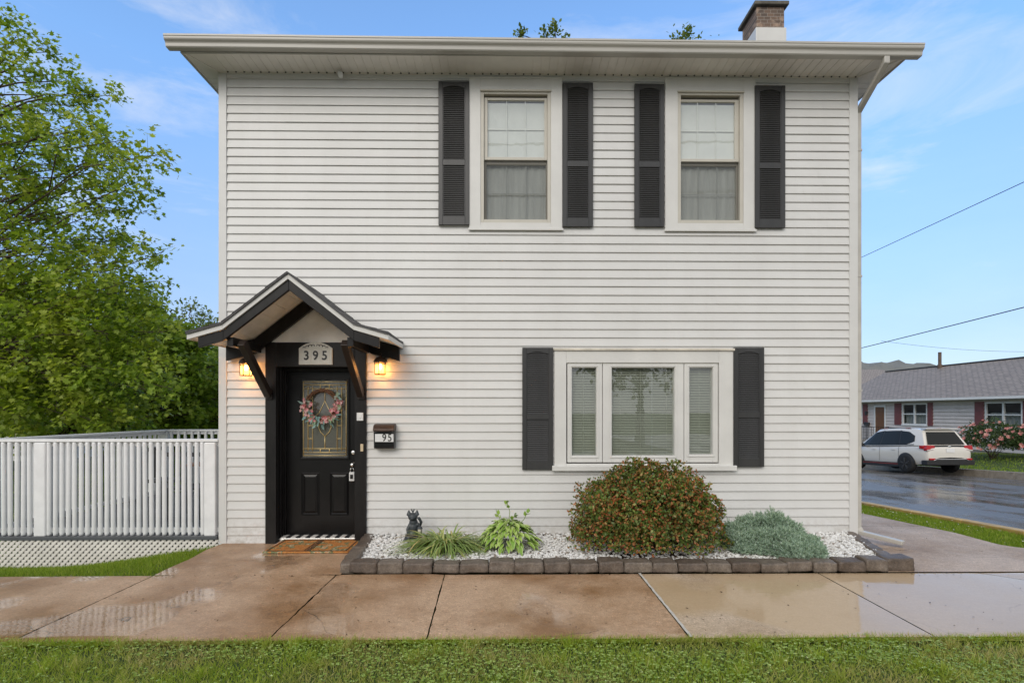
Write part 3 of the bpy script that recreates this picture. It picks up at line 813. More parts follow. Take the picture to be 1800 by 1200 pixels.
def double_hung(outer, inner, ug, lg, name_seed):
    mb = casing(outer, inner, -.034, .02, 'window', TRIM)
    x0, x1, z0, z1 = inner
    mb.box(outer[0]-.012, outer[1]+.012, -.046, -.0345, outer[2]-.004, outer[2]+.022)      # lower lip
    mb.box(outer[0], outer[1], -.04, -.0345, outer[3]-.02, outer[3])
    w = hp(mb.build('window', TRIM, bevel=.004))
    mb = MB(); frame4(mb, inner, .042, -.026, .12); mb.box(x0-.006, x1+.006, -.05, -.027, z1-.016, z1+.006)
    g = mb.build('window_frame', SASH, bevel=.004); g.parent = w
    for (gl, yy, nm) in ((ug, .02, 'upper_sash'), (lg, .055, 'lower_sash')):
        r = (x0+.043, x1-.043, gl[2]-.036, gl[3]+(.03 if nm == 'upper_sash' else .036))
        if nm == 'lower_sash': r = (x0+.043, x1-.043, gl[2]-.03, gl[3]+.045)
        mb = MB(); x_0, x_1, a, b_ = r
        mb.box(x_0, gl[0], yy-.016, yy+.018, a, b_); mb.box(gl[1], x_1, yy-.016, yy+.018, a, b_)
        mb.box(gl[0], gl[1], yy-.015, yy+.018, a, gl[2]); mb.box(gl[0], gl[1], yy-.015, yy+.018, gl[3], b_)
        s = mb.build(nm, SASH, bevel=.003); s.parent = w
        mb = MB(); mb.quad((gl[0], yy, gl[2]), (gl[1], yy, gl[2]), (gl[1], yy, gl[3]), (gl[0], yy, gl[3]))
        p = mb.build('pane', GLASS, fix=False); p.parent = w
        mb = MB()
        for k in (1, 2):
            xx = gl[0]+(gl[1]-gl[0])*k/3; mb.box(xx-.005, xx+.005, yy+.004, yy+.012, gl[2], gl[3])
        zz = (gl[2]+gl[3])/2; mb.box(gl[0], gl[1], yy+.005, yy+.011, zz-.005, zz+.005)
        q = mb.build('muntin', TRIM); q.parent = w
        if nm == 'lower_sash':
            mb = MB(); mb.quad((x0+.043, .012, gl[2]-.02), (x1-.043, .012, gl[2]-.02), (x1-.043, .012, gl[3]+.04), (x0+.043, .012, gl[3]+.04))
            q = mb.build('insect_screen', SCREEN, fix=False); q.parent = w
    mb = MB(); mb.box(ug[0]-.03, ug[1]+.03, .040, .044, ug[2]-.02, ug[3]-.018); q = mb.build('roller_shade', SHADE); q.parent = w
    c = cloth(x0+.03, x1-.03, z0+.03, lg[3]+.05, .095, .004, seed=name_seed).build('curtain', CURT, smooth=True, fix=False); c.parent = w
    mb = MB(); mb.box(x0-.1, x1+.1, .3, .31, z0-.2, z1+.2)
    return w
double_hung(rect(825, 139, 988, 406), WA, rect(857, 176, 957, 276), rect(855, 287, 960, 387), 1)
double_hung(rect(1168, 140, 1326, 408), WB, rect(1195, 179, 1292, 279), rect(1197, 289, 1297, 389), 5)

# picture window with two casements
outer = rect(974, 617, 1287, 822)
mb = casing(outer, WP, -.036, .02, 'window', TRIM)
mb.box(outer[0]-.03, outer[1]+.03, -.075, -.0365, outer[2]-.03, outer[2]+.035)
wn = hp(mb.build('window', TRIM, bevel=.005))
sl = rect(968, 815, 1294, 828)
mb = MB(); mb.box(outer[0]-.012, outer[1]+.012, -.056, -.017, outer[3]+.001, outer[3]+.03)
g = mb.build('drip_cap', paint('drip_cap_paint', (.62, .57, .48), .5, .3, 5, stretch=(1, 1, 1)), bevel=.004); g.parent = wn
units = [(rect(997, 638, 1058, 812), rect(1005, 646, 1048, 800)), (rect(1059, 638, 1201, 812), rect(1075, 646, 1185, 800)), (rect(1202, 638, 1261, 812), rect(1211, 646, 1252, 798))]
for fr, gl in units:
    mb = MB()
    mb.box(fr[0], gl[0], -.018, .07, fr[2], fr[3]); mb.box(gl[1], fr[1], -.018, .07, fr[2], fr[3])
    mb.box(gl[0], gl[1], -.017, .07, fr[2], gl[2]); mb.box(gl[0], gl[1], -.017, .07, gl[3], fr[3])
    # raised glazing bead
    r = (gl[0]-.03, gl[1]+.03, gl[2]-.03, gl[3]+.03)
    frame4(mb, r, .018, -.026, -.0185)
    s = mb.build('window_frame', TRIM, bevel=.004); s.parent = wn
    mb = MB(); mb.quad((gl[0], .022, gl[2]), (gl[1], .022, gl[2]), (gl[1], .022, gl[3]), (gl[0], .022, gl[3]))
    p = mb.build('pane', GLASS, fix=False); p.parent = wn
    mb = MB(); z = gl[2]+.01; sp = .0205; k = 0
    while z < gl[3]+.01:
        x0, x1 = gl[0]-.012, gl[1]+.012; tilt = R(36+4*mnoise.noise((0, z*3, 1))); hw = .0118
        dy, dz = hw*math.cos(tilt), hw*math.sin(tilt); sag = .0015*mnoise.noise((z*8, 2, 1))
        n = 6
        for i in range(n):
            a = x0+(x1-x0)*i/n; b_ = x0+(x1-x0)*(i+1)/n
            s0 = sag*math.sin(math.pi*i/n); s1 = sag*math.sin(math.pi*(i+1)/n)
            mb.quad((a, .065-dy, z-dz+s0), (b_, .065-dy, z-dz+s1), (b_, .065, z+.003+s1), (a, .065, z+.003+s0))
            mb.quad((a, .065, z+.003+s0), (b_, .065, z+.003+s1), (b_, .065+dy, z+dz+s1), (a, .065+dy, z+dz+s0))
        z += sp
    for t in ((.5,) if gl[1]-gl[0] < .5 else (.15, .48, .9)):
        xx = gl[0]+(gl[1]-gl[0])*t; mb.box(xx-.002, xx+.002, .049, .052, gl[2], gl[3])
    q = mb.build('blind', BLIND, fix=False); q.parent = wn

# shutters --------------------------------------------------------------------
def shutter(r):
    x0, x1, z0, z1 = r; W = x1-x0; Hh = z1-z0; st = .052; mb = MB(); ya, yb = -.052, -.017
    mb.box(x0, x0+st, ya, yb, z0, z1); mb.box(x1-st, x1, ya, yb, z0, z1)
    zm = z0+Hh*.435; bot = .105; top = .055
    mb.box(x0+st, x1-st, ya+.001, yb, z0, z0+bot); mb.box(x0+st, x1-st, ya+.001, yb, zm-.035, zm+.035)
    # arched head rail
    n = 12; pts = [(x0+st, z1)]
    for i in range(n+1):
        t = i/n; pts.append((x0+st+(W-2*st)*t, z1-top-.028+.028*math.sin(math.pi*min(1, max(0, (t-.06)/.88)))**.7 if .06 < t < .94 else z1-top-.028))
    pts.append((x1-st, z1)); mb.prism(pts, 'y', ya+.001, yb)
    mb.box(x0+st, x1-st, yb-.006, yb-.001, z0+bot, z1-top)
    for a, b_ in ((z0+bot, zm-.035), (zm+.035, z1-top)):
        nl = int((b_-a)/.0235); p = (b_-a)/nl
        for i in range(nl):
            z = a+p*i
            vs = [(x0+st, ya+.006, z+.001), (x1-st, ya+.006, z+.001), (x1-st, ya+.007, z+.008), (x0+st, ya+.007, z+.008), (x1-st, ya+.018, z+p+.002), (x0+st, ya+.018, z+p+.002), (x1-st, ya+.018, z), (x0+st, ya+.018, z)]
            mb.add(vs, [(0, 1, 2, 3), (3, 2, 4, 5), (1, 0, 7, 6)])
        # inner bead
        mb.box(x0+st-.001, x0+st+.010, ya+.003, yb, a, b_); mb.box(x1-st-.010, x1-st+.001, ya+.003, yb, a, b_)
    return hp(mb.build('shutter', SHUT, bevel=.003, seg=1))
for r in ((771, 145, 825, 396), (989, 147, 1042, 399), (1115, 149, 1167, 399), (1326, 152, 1379, 401), (918, 611, 972, 825), (1289, 611, 1342, 820)):
    shutter(rect(*r, Y=-.03))

# security light under the eave
fl = at(600, 137, -.05)
mb = MB(); mb.lathe([(.018, 0), (.03, .01), (.034, .05), (.02, .07)], 12, M=Matrix.Rotation(R(60), 4, 'X')); mb.tube([(0, -.01, .03), (0, .01, .065)], .012)
s = mb.build('security_light', WHITEP, smooth=True); s.location = (fl.x, -.05, ZS-.075)
tag(s, 'small white security light under the eave soffit', 'security light')

# ------------------------------------------------------------------ door
Z0 = gz(-2.2, 0)+.004
RY = .19
mb = MB()
mb.box(CX0, DX0, -.045, .0, -.09, 2.45); mb.box(DX1, CX1, -.045, .0, -.09, 2.45)
mb.box(DX0, DX1, -.044, .0, DZ1, 2.45)
hp(mb.build('door_casing', BLACK, bevel=.005))
mb = MB()
mb.box(DX0-.02, DX0+.001, .0, RY+.08, -.05, DZ1); mb.box(DX1-.001, DX1+.02, .0, RY+.08, -.05, DZ1); mb.box(DX0+.001, DX1-.001, .0, RY+.08, DZ1-.001, DZ1+.03)
for yy in (.06, .12): mb.box(DX0+.001, DX0+.018, yy, yy+.03, -.05, DZ1)
mb.box(DX0+.001, DX0+.03, RY-.03, RY-.001, -.05, DZ1-.002); mb.box(DX1-.03, DX1-.001, RY-.03, RY-.001, -.05, DZ1-.002); mb.box(DX0+.03, DX1-.03, RY-.03, RY-.001, DZ1-.04, DZ1-.002)
hp(mb.build('door_jamb', BLACK, bevel=.003))
mb = MB(); mb.box(DX0+.001, DX1-.001, .02, RY+.06, -.1, .004); hp(mb.build('threshold', CHROME, bevel=.004))
ga, gb = at(531, 668, RY), at(611, 803, RY); GX0, GX1, GZ0_, GZ1 = ga.x, gb.x, gb.z, ga.z
LX0, LX1, LZ0, LZ1 = DX0+.032, DX1-.032, .012, DZ1-.045
mb = MB(); holed(mb, LX0, LX1, LZ0, LZ1, [(GX0, GX1, GZ0_, GZ1)], RY)
pz0, pz1 = at(545, 905, RY).z, at(545, 830, RY).z
for a, b_ in ((at(530, 860, RY).x, at(562, 860, RY).x), (at(580, 860, RY).x, at(613, 860, RY).x)):
    # moulded raised panel: sunk groove then raised field
    for k, (e0, e1, y0, y1) in enumerate(((0, .016, -.001, -.012), (.016, .028, -.012, -.003), (.028, .055, -.003, -.012))):
        A = [(a+e0, RY+y0, pz0+e0), (b_-e0, RY+y0, pz0+e0), (b_-e0, RY+y0, pz1-e0), (a+e0, RY+y0, pz1-e0)]
        B = [(a+e1, RY+y1, pz0+e1), (b_-e1, RY+y1, pz0+e1), (b_-e1, RY+y1, pz1-e1), (a+e1, RY+y1, pz1-e1)]
        for i in range(4):
            j = (i+1) % 4; mb.quad(A[i], A[j], B[j], B[i])
    mb.quad(*[(x, RY-.012, z) for x, z in ((a+.055, pz0+.055), (b_-.055, pz0+.055), (b_-.055, pz1-.055), (a+.055, pz1-.055))])
fr = (GX0-.03, GX1+.03, GZ0_-.03, GZ1+.03); frame4(mb, fr, .03, RY-.016, RY+.002); frame4(mb, (fr[0]+.008, fr[1]-.008, fr[2]+.008, fr[3]-.008), .012, RY-.022, RY-.0165)
mb.quad((LX0, RY+.04, LZ0), (LX1, RY+.04, LZ0), (LX1, RY+.04, GZ0_), (LX0, RY+.04, GZ0_))
door = hp(mb.build('door', DOORP, bevel=.002))
mb = MB(); mb.quad((GX0, RY+.006, GZ0_), (GX1, RY+.006, GZ0_), (GX1, RY+.006, GZ1), (GX0, RY+.006, GZ1)); p = mb.build('glass_panel', GLASSD, fix=False); p.parent = door
mb = MB(); w_ = GX1-GX0; h_ = GZ1-GZ0_; yy = RY+.001
def cl(pts, closed=False, r=.0056):
    P = [(GX0+w_*u, yy, GZ0_+h_*v) for u, v in pts]
    if closed: P.append(P[0])
    mb.tube(P, r, 6)
m = .016
for u in (.03, .97): cl([(u, .02), (u, .98)])
for v in (.02, .98): cl([(.03, v), (.97, v)])
for u in (.13, .23, .77, .87): cl([(u, .08), (u, .92)])
for v in (.06, .11, .89, .94): cl([(.03, v), (.97, v)])
for v in (.24, .41, .5, .6, .76): cl([(.13, v), (.23, v)]); cl([(.77, v), (.87, v)])
for u in (.4, .6): cl([(u, .06), (u, .11)]); cl([(u, .89), (u, .94)])
cl([(.5, .11), (.5, .27)]); cl([(.5, .73), (.5, .89)])
hrt = [(.5, .27), (.40, .33), (.36, .39), (.40, .46), (.47, .46), (.5, .43), (.53, .46), (.60, .46), (.64, .39), (.60, .33)]; cl(hrt, True)
cl([(.23, .5), (.38, .58), (.5, .73), (.62, .58), (.77, .5)])
g = mb.build('came', BRASS, smooth=True); g.parent = door
hx, hz1, hz2 = at(623, 800, RY).x-.012, at(622, 795, RY).z, at(622, 816, RY).z
mb = MB(); M = Matrix.Rotation(R(90), 4, 'X'); mb.lathe([(.031, 0), (.03, .012), (.022, .018), (.012, .02)], 16, (hx, RY, hz1), M=M); g = mb.build('deadbolt', CHROME, smooth=True); g.parent = door
mb = MB(); mb.lathe([(.032, 0), (.03, .008), (.013, .012), (.012, .035), (.026, .045), (.029, .058), (.02, .07), (.002, .073)], 16, (hx, RY, hz2), M=M); g = mb.build('door_knob', CHROME, smooth=True); g.parent = door
for z in (.25, 1.1, 1.85):
    mb = MB(); mb.tube([(LX0-.001, RY-.006, z), (LX0-.001, RY-.006, z+.09)], .006, 8); g = mb.build('hinge', DOORP); g.parent = door
# dark room behind
mb = MB(); mb.box(DX0-.6, DX1+.6, 1.6, 1.62, -.06, 2.6); hp(mb.build('interior_wall', paint('interior_wall_paint', (.22, .20, .17), .8, .1, 3)))
# doorbell and entry keypad on the casing
r = rect(628, 725, 639, 739, -.045); mb = MB(); mb.box(r[0], r[1], -.07, -.0455, r[2], r[3]); mb.box(r[0]+.02, r[1]-.02, -.076, -.0705, r[2]+.03, r[3]-.025); hp(mb.build('entry_keypad', WHITEP, bevel=.004))
r = rect(634, 780, 639, 793, -.045); mb = MB(); mb.box(r[0], r[1], -.06, -.0455, r[2], r[3]); hp(mb.build('doorbell', BEIGEP, bevel=.004))

# ------------------------------------------------------------------ canopy over the door
YC = -.81
tl, tr = at(328, 590, YC), at(683, 583, YC); XC = (tl.x+tr.x)/2; HT = (tr.x-tl.x)/2
ap = at(503, 480, YC).z; kx = .712; kz = 2.548; tz = 2.438
top = [(-HT, tz), (-kx, kz), (0, ap), (kx, kz), (HT, tz)]
def band(mb, off0, off1, y0, y1, pts=top, k=1.12):
    for (xa, za), (xb, zb) in zip(pts, pts[1:]):
        vs = [(XC+x, y, z-o*k) for y in (y0, y1) for (x, z) in ((xa, za), (xb, zb)) for o in (off0, off1)]
        mb.add(vs, [(0, 1, 3, 2), (4, 6, 7, 5), (0, 2, 6, 4), (1, 5, 7, 3), (0, 4, 5, 1), (2, 3, 7, 6)])
mb = MB(); band(mb, -.012, .004, YC-.02, -.004)
# shingle tabs
for (xa, za), (xb, zb) in zip(top, top[1:]):
    L = math.hypot(xb-xa, zb-za); nc = max(2, int(L/.13)); up = zb > za
    for c in range(nc):
        t0, t1 = (c/nc, (c+1.15)/nc) if up else (1-c/nc, 1-(c+1.15)/nc)
        t1 = min(1, max(0, t1)); y = YC-.028
        while y < -.02:
            wv = rnd.uniform(.12, .26); ye = min(y+wv, -.005); e = rnd.choice([.008, .012, .015])
            P = lambda t, yv, zo: (XC+xa+(xb-xa)*t, yv, za+(zb-za)*t+.013+zo)
            mb.add([P(t0, y+.003, e), P(t0, ye, e), P(t1, ye, .003), P(t1, y+.003, .003), P(t0, y+.003, 0), P(t0, ye, 0)], [(0, 1, 2, 3), (0, 4, 5, 1), (0, 3, 4), (1, 5, 2)])
            y += wv
can = hp(mb.build('porch_canopy', SHINGLE, fix=False))
mb = MB(); band(mb, .005, .055, YC, YC+.02)
for s in (-1, 1):
    mb.box(*(sorted((XC+s*HT, XC+s*(HT-.02)))), YC+.0205, -.004, tz-.06, tz-.006)
g = mb.build('canopy_fascia', TRIM, bevel=.003); g.parent = can
mb = MB()
for (xa, za), (xb, zb) in zip(top, top[1:]):
    L = math.hypot(xb-xa, zb-za); nb = max(2, round(L/.185))
    for i in range(nb):
        t0, t1 = (i+.018)/nb, (i+1-.018)/nb
        A = [(XC+xa+(xb-xa)*t, za+(zb-za)*t) for t in (t0, t1)]
        vs = [(x, y, z-o) for y in (YC+.021, -.018) for (x, z) in A for o in (.030, .052)]
        mb.add(vs, [(0, 1, 3, 2), (4, 6, 7, 5), (0, 2, 6, 4), (1, 5, 7, 3), (0, 4, 5, 1), (2, 3, 7, 6)])
g = mb.build('canopy_ceiling', BOARDS); g.parent = can
fl_ = [(-HT*.90, tz+(kz-tz)*.28), (-kx, kz), (0, ap), (kx, kz), (HT*.90, tz+(kz-tz)*.28)]
mb = MB(); band(mb, .056, .158, YC+.021, YC+.062, fl_); g = mb.build('rafter', BLACK, bevel=.004); g.parent = can
fl2 = [(-HT*.97, tz+.02), (-kx, kz), (0, ap), (kx, kz), (HT*.97, tz+.02)]
mb = MB(); band(mb, .056, .215, -.095, -.046, fl2); g = mb.build('rafter', BLACK, bevel=.004); g.parent = can
for s in (-1, 1):
    x = XC+s*.66
    mb = MB(); mb.box(x-.035, x+.035, YC+.063, -.0965, kz-.235, kz-.135); g = mb.build('purlin', BLACK, bevel=.004); g.parent = can
    mb = MB(); bx_ = (CX0+.055 if s < 0 else CX1-.055)
    mb.bar((bx_-s*.0, YC+.10, 2.36), (bx_, -.075, 1.80), .075, .09, up=(0, 1, .8)); mb.box(bx_-.04, bx_+.04, -.072, -.0455, 1.745, 1.80)
    g = mb.build('bracket', STAINB, bevel=.005); g.parent = can
mb = MB(); mb.prism([(XC-.62, 2.451), (XC+.62, 2.451), (XC+.62, 2.52), (XC, ap-.08), (XC-.62, 2.52)], 'y', -.040, -.02)
g = mb.build('gable_panel', BOARDS); g.parent = can
# ------------------------------------------------------------------ things on and by the house
def text(s, size, ext=.002, bold=0.0):
    cu = bpy.data.curves.new('t', 'FONT'); cu.body = s; cu.size = size; cu.extrude = ext; cu.align_x = 'CENTER'; cu.align_y = 'CENTER'; cu.offset = bold
    o = bpy.data.objects.new('t', cu); COL.objects.link(o)
    dg = bpy.context.evaluated_depsgraph_get(); dg.update()
    me = bpy.data.meshes.new_from_object(o.evaluated_get(dg))
    bpy.data.objects.remove(o); bpy.data.curves.remove(cu)
    return me
# number plaque
r = rect(526, 610, 585, 641, -.05); xc, w_, z0, z1 = (r[0]+r[1])/2, r[1]-r[0], r[2], r[3]
pl = empty('house_number_plaque', (xc, -.046, z0), 'white arched plaque with house number above the black front door', 'sign')
mb = MB(); H_ = z1-z0; hw = w_/2
pts = [(-hw, 0), (hw, 0), (hw, H_*.93), (hw-.012, H_*.97)]
for i in range(13):
    t = i/12; pts.append((hw*.9-hw*1.8*t, H_+.062*math.sin(math.pi*t)**.8))
pts += [(-hw+.012, H_*.97), (-hw, H_*.93)]
mb.prism(pts, 'y', -.02, 0); g = mb.build('backing', PLAQ, pl, bevel=.004)
mb = MB()
for s in (-1, 1):
    for k, (u, v, rr) in enumerate(((.14, .035, .016), (.32, .032, .019), (.5, .024, .016), (.68, .008, .013))):
        P = [(s*hw*u+rr*math.cos(a)*s, -.021, H_+v-.018+rr*.8*math.sin(a)) for a in [R(x) for x in range(-30, 240, 30)]]
        mb.tube(P, .0045, 6)
mb.build('scrollwork', DIGIT, pl)
mb = MB()
for k in (-1, 0, 1): frame4(mb, (k*w_*.29-.053, k*w_*.29+.053, .022, H_-.022), .005, -.024, -.0203)
frame4(mb, (-hw+.008, hw-.008, .008, H_-.008), .006, -.024, -.0203)
mb.build('raised_border', PLAQ, pl)
for k, ch in ((-1, '3'), (0, '9'), (1, '5')):
    o = link('digit', text(ch, .155, .002, .003), DIGIT, pl); o.location = (k*w_*.27, -.024, H_*.5); o.rotation_euler = (R(90), 0, 0); o.scale = (.92, 1, 1)

# mailbox
r = rect(657, 745, 694, 788, -.1); xc = (r[0]+r[1])/2; W_, H_ = r[1]-r[0], r[3]-r[2]
mbx = empty('mailbox', (xc, -.02, r[2]), 'black metal wall mailbox with white number strip right of the door', 'mailbox')
mb = MB()
prof = [(0, 0), (-.085, .0), (-.10, .012), (-.115, H_*.70), (-.02, H_*.72), (0, H_*.72)]
mb.prism(prof, 'x', -W_/2+.006, W_/2-.006); mb.build('body', MAILB, mbx, bevel=.005)
mb = MB()
lp = [(0, H_*.725), (-.118, H_*.705), (-.128, H_*.74), (-.124, H_*.82), (-.10, H_*.93), (-.06, H_*.985), (0, H_)]
mb.prism(lp, 'x', -W_/2, W_/2); mb.box(-W_*.34, W_*.34, -.135, -.127, H_*.715, H_*.75); mb.build('lid', RUST, mbx, bevel=.006)
mb = MB(); mb.box(-W_*.40, W_*.47, -.124, -.1165, H_*.28, H_*.60); mb.build('number_strip', WHITEP, mbx, bevel=.001)
for ch, x in (('9', .04), ('5', .30)):
    o = link('digit', text(ch, .128, .001, .0015), DIGIT, mbx); o.location = (x*W_, -.1255, H_*.44); o.rotation_euler = (R(90), 0, 0); o.scale = (.85, 1, 1)

# lanterns
def lantern():
    t = empty('wall_lantern', (0, 0, 0), 'x', 'lantern')
    mb = MB(); mb.lathe([(.055, 0), (.055, .012), (.035, .022), (.01, .03)], 20, (0, 0, .02), M=Matrix.Rotation(R(90), 4, 'X')); mb.tube([(0, -.02, .03), (0, -.06, .085), (0, -.10, .06)], .009, 8)
    mb.build('backplate', RUST, t, smooth=True)
    mb = MB(); mb.lathe([(.078, 0), (.08, .012), (.070, .032), (.05, .055), (.02, .068), (.008, .074), (.008, .088)], 20, (0, -.105, .0)); mb.tube([(.014*math.cos(a), -.105, .100+.014*math.sin(a)) for a in [R(30*i) for i in range(13)]], .0035, 6)
    mb.build('dome_cap', RUST, t, smooth=True)
    mb = MB()
    for k in range(6):
        a = R(60*k+30); mb.tube([(.068*math.cos(a), -.105+.068*math.sin(a), 0), (.066*math.cos(a), -.105+.066*math.sin(a), -.148)], .0045, 6)
    for z, rr in ((-.148, .066), (-.02, .068)): mb.tube([(rr*math.cos(R(20*i)), -.105+rr*math.sin(R(20*i)), z) for i in range(19)], .0048, 6)
    mb.build('cage', RUST, t)
    mb = MB(); mb.lathe([(.058, -.142), (.06, -.01)], 20, (0, -.105, 0)); mb.f = mb.f[:-2]; mb.m = mb.m[:-2]; mb.build('glass_shade', LGLASS, t, smooth=True, fix=False)
    mb = MB(); mb.ball((0, -.105, -.05), (.022, .022, .034), 12); mb.build('bulb', WARM, t, smooth=True)
    L = bpy.data.lights.new('lantern_light', 'POINT'); L.color = (1, .43, .12); L.energy = LAMPW; L.shadow_soft_size = .03
    lo = bpy.data.objects.new('lantern_light', L); COL.objects.link(lo); lo.parent = t; lo.location = (0, -.105, -.085)
    return t
LAMPW = 3.4
la = lantern(); p = at(440, 640, -.02); la.location = (p.x, -.019, p.z)
tag(la, 'lit bronze wall lantern left of the door, partly behind the black bracket', 'lantern', 'wall lanterns beside the front door')
lb = copy_tree(la); p = at(672, 638, -.02); lb.location = (p.x, -.019, p.z)
tag(lb, 'lit bronze wall lantern right of the door, above the black mailbox', 'lantern', 'wall lanterns beside the front door')

# wreath
WC = at(566, 712, RY-.05); wr = empty('wreath', (WC.x, RY-.04, WC.z), 'round twig wreath of pink flowers and blue green leaves on front door', 'wreath')
mb = MB(); RW = .192
for k in range(9):
    ph = rnd.uniform(0, 6.28); P = []
    for i in range(37):
        a = R(10*i); rr = RW+.02*math.sin(a*3+ph)+rnd.uniform(-.004, .004); P.append((rr*math.cos(a), .014*math.cos(a*4+ph*2)-.01, rr*math.sin(a)))
    mb.tube(P, .006, 5)
mb.build('twig_ring', paint('grapevine', (.16, .07, .032), .75, .35, 20), wr)
FLP = leafmat('wreath_flower', [(0, (.74, .22, .28)), (.5, (.80, .42, .44)), (1, (.84, .64, .60))], .3)
LFB = leafmat('wreath_leaf', [(0, (.20, .38, .38)), (.5, (.34, .52, .50)), (.8, (.26, .38, .18)), (1, (.56, .66, .60))], .3)
PET = ([(0, 0, 0), (-.4, .5, .18), (0, .62, .10), (.4, .5, .18), (0, 1, .22)], [(0, 2, 1), (0, 3, 2), (1, 2, 4), (2, 3, 4)])
def flowers(c, s, axis, npet=6):
    n = len(c); out = []
    a = unit(axis); t = unit(np.cross(a, rdir(n))); b2 = np.cross(a, t)
    for k in range(npet):
        an = 2*np.pi*k/npet; d = t*np.cos(an)+b2*np.sin(an)+a*.35
        out.append(scatter(PET[0], PET[1], c, d, a, s))
    return merge(out)
n = 60; A = rng.uniform(R(188), R(352), n); A[:14] = rng.uniform(R(150), R(200), 14); A[14:24] = rng.uniform(R(-12), R(40), 10)
rr = RW+rng.normal(0, .03, n); c = np.stack([rr*np.cos(A), -.045+rng.normal(0, .015, n), rr*np.sin(A)], 1)
v, f = flowers(c, rng.uniform(.022, .042, n), np.stack([np.cos(A)*.5, -np.ones(n), np.sin(A)*.4], 1)+rng.normal(0, .2, (n, 3)))
npmesh('blossoms', v, f, FLP, wr)
n = 58; A = rng.uniform(R(165), R(395), n); rr = RW+rng.normal(.0, .035, n)
c = np.stack([rr*np.cos(A), -.03+rng.normal(0, .02, n), rr*np.sin(A)], 1); d = np.stack([np.cos(A), rng.normal(-.3, .3, n), np.sin(A)], 1)+rng.normal(0, .7, (n, 3))*[1, .3, 1]
v, f = scatter(LEAF3[0], LEAF3[1], c, d, np.array([[0, -1., 0]]).repeat(n, 0)+rng.normal(0, .4, (n, 3)), np.stack([rng.uniform(.035, .06, n), rng.uniform(.06, .105, n), np.full(n, .05)], 1))
npmesh('leaves', v, f, LFB, wr)
mb = MB(); mb.tube([(0, 0, RW), (0, -.02, RW+.10), (0, .0, RW+.14)], .004, 6); mb.build('hanger', CHROME, wr)

# lock box hanging from the knob
lk = empty('lock_box', (hx, RY-.06, at(622, 845, RY-.06).z), 'small grey key lock box hanging from the front door knob', 'lock box')
mb = MB(); mb.box(-.034, .034, -.022, .022, 0, .115); mb.build('case', WHITEP, lk, bevel=.008)
mb = MB(); mb.tube([(-.022, 0, .113), (-.022, 0, .15), (-.012, 0, .165), (.012, 0, .165), (.022, 0, .15), (.022, 0, .113)], .006, 8); mb.build('shackle', CHROME, lk, smooth=True)
mb = MB(); mb.box(-.018, .018, -.026, -.0225, .03, .085); mb.build('dial_panel', MAILB, lk)

# mats
MATW = [paint('rug_white', (.60, .57, .53), .95, .1, 60), paint('rug_black', (.02, .02, .022), .95, .2, 60)]
rx0, rx1 = DX0+.02, DX1-.03
mb = MB(); n = 15
for i in range(n):
    a = rx0+(rx1-rx0)*i/n; b_ = rx0+(rx1-rx0)*(i+1)/n; mb.box(a, b_, -.14, .045, gz(-2.2, 0)+.004, gz(-2.2, 0)+.013, mi=i % 2)
    mb.box(a, b_, .0455, .175, .0055, .014, mi=i % 2)
tag(mb.build('striped_rug', MATW), 'black and white striped rug under the doormat at the threshold', 'rug')
COIR, nt, b = nodes('coir_mat')
f = noise(nt, 9, 3, .5); g = noise(nt, 130, 3)
c = ramp(nt, f, [(.40, (.50, .21, .055)), (.52, (.58, .26, .075)), (.56, (.15, .18, .08)), (.61, (.26, .28, .14)), (.64, (.62, .50, .34)), (.68, (.58, .27, .09))])
nt.links.new(mixc(nt, .7, c, mixc(nt, 1.0, c, ramp(nt, g, [(.3, .45), (.7, 1.5)]), 'MULTIPLY')), b.inputs['Base Color']); b.inputs['Roughness'].default_value = .95; bump(nt, b, g, 1.0, .01)
m0, m1, m2, m3 = atz(463, 971, -.02), atz(610, 971, -.02), atz(487, 949, -.02), atz(622, 949, -.02)
mt = empty('doormat', ((m0.x+m1.x)/2, (m0.y+m2.y)/2-.01, gz(-2.2, -.3)+.014), 'orange brown coir doormat with faded leaf pattern before the door', 'doormat')
hw, hd = (m1.x-m0.x)/2+.01, (m2.y-m0.y)/2
mb = MB(); mb.box(-hw, hw, -hd, hd, 0, .016); mb.build('mat', COIR, mt, bevel=.005)
mb = MB(); n = 9000
P = np.stack([rng.uniform(-hw, hw, n), rng.uniform(-hd, hd, n), np.full(n, .015)], 1)
v, f = scatter([(-.5, 0, 0), (.5, 0, 0), (0, 1, 0)], [(0, 1, 2)], P, rng.normal(0, .5, (n, 3))*[1, 1, 0]+[0, 0, 1], rdir(n), np.stack([np.full(n, .004), rng.uniform(.006, .013, n), np.ones(n)], 1))
npmesh('pile', v, f, COIR, mt)
mb = MB(); frame4(mb, (-hw+.03, hw-.03, -hd+.03, hd-.03), .012, .0, .0225); mb.box(-.012, .012, -.0, .0225, -hd+.05, hd-.05)
for k in (-.03, .03): mb.box(k-.004, k+.004, -.0, .0225, -hd+.05, hd-.05)
mb.v = [(x, z, y) for x, y, z in mb.v]; mb.build('woven_border', paint('mat_border', (.11, .05, .02), .95, .4, 60, bmp=.5), mt)

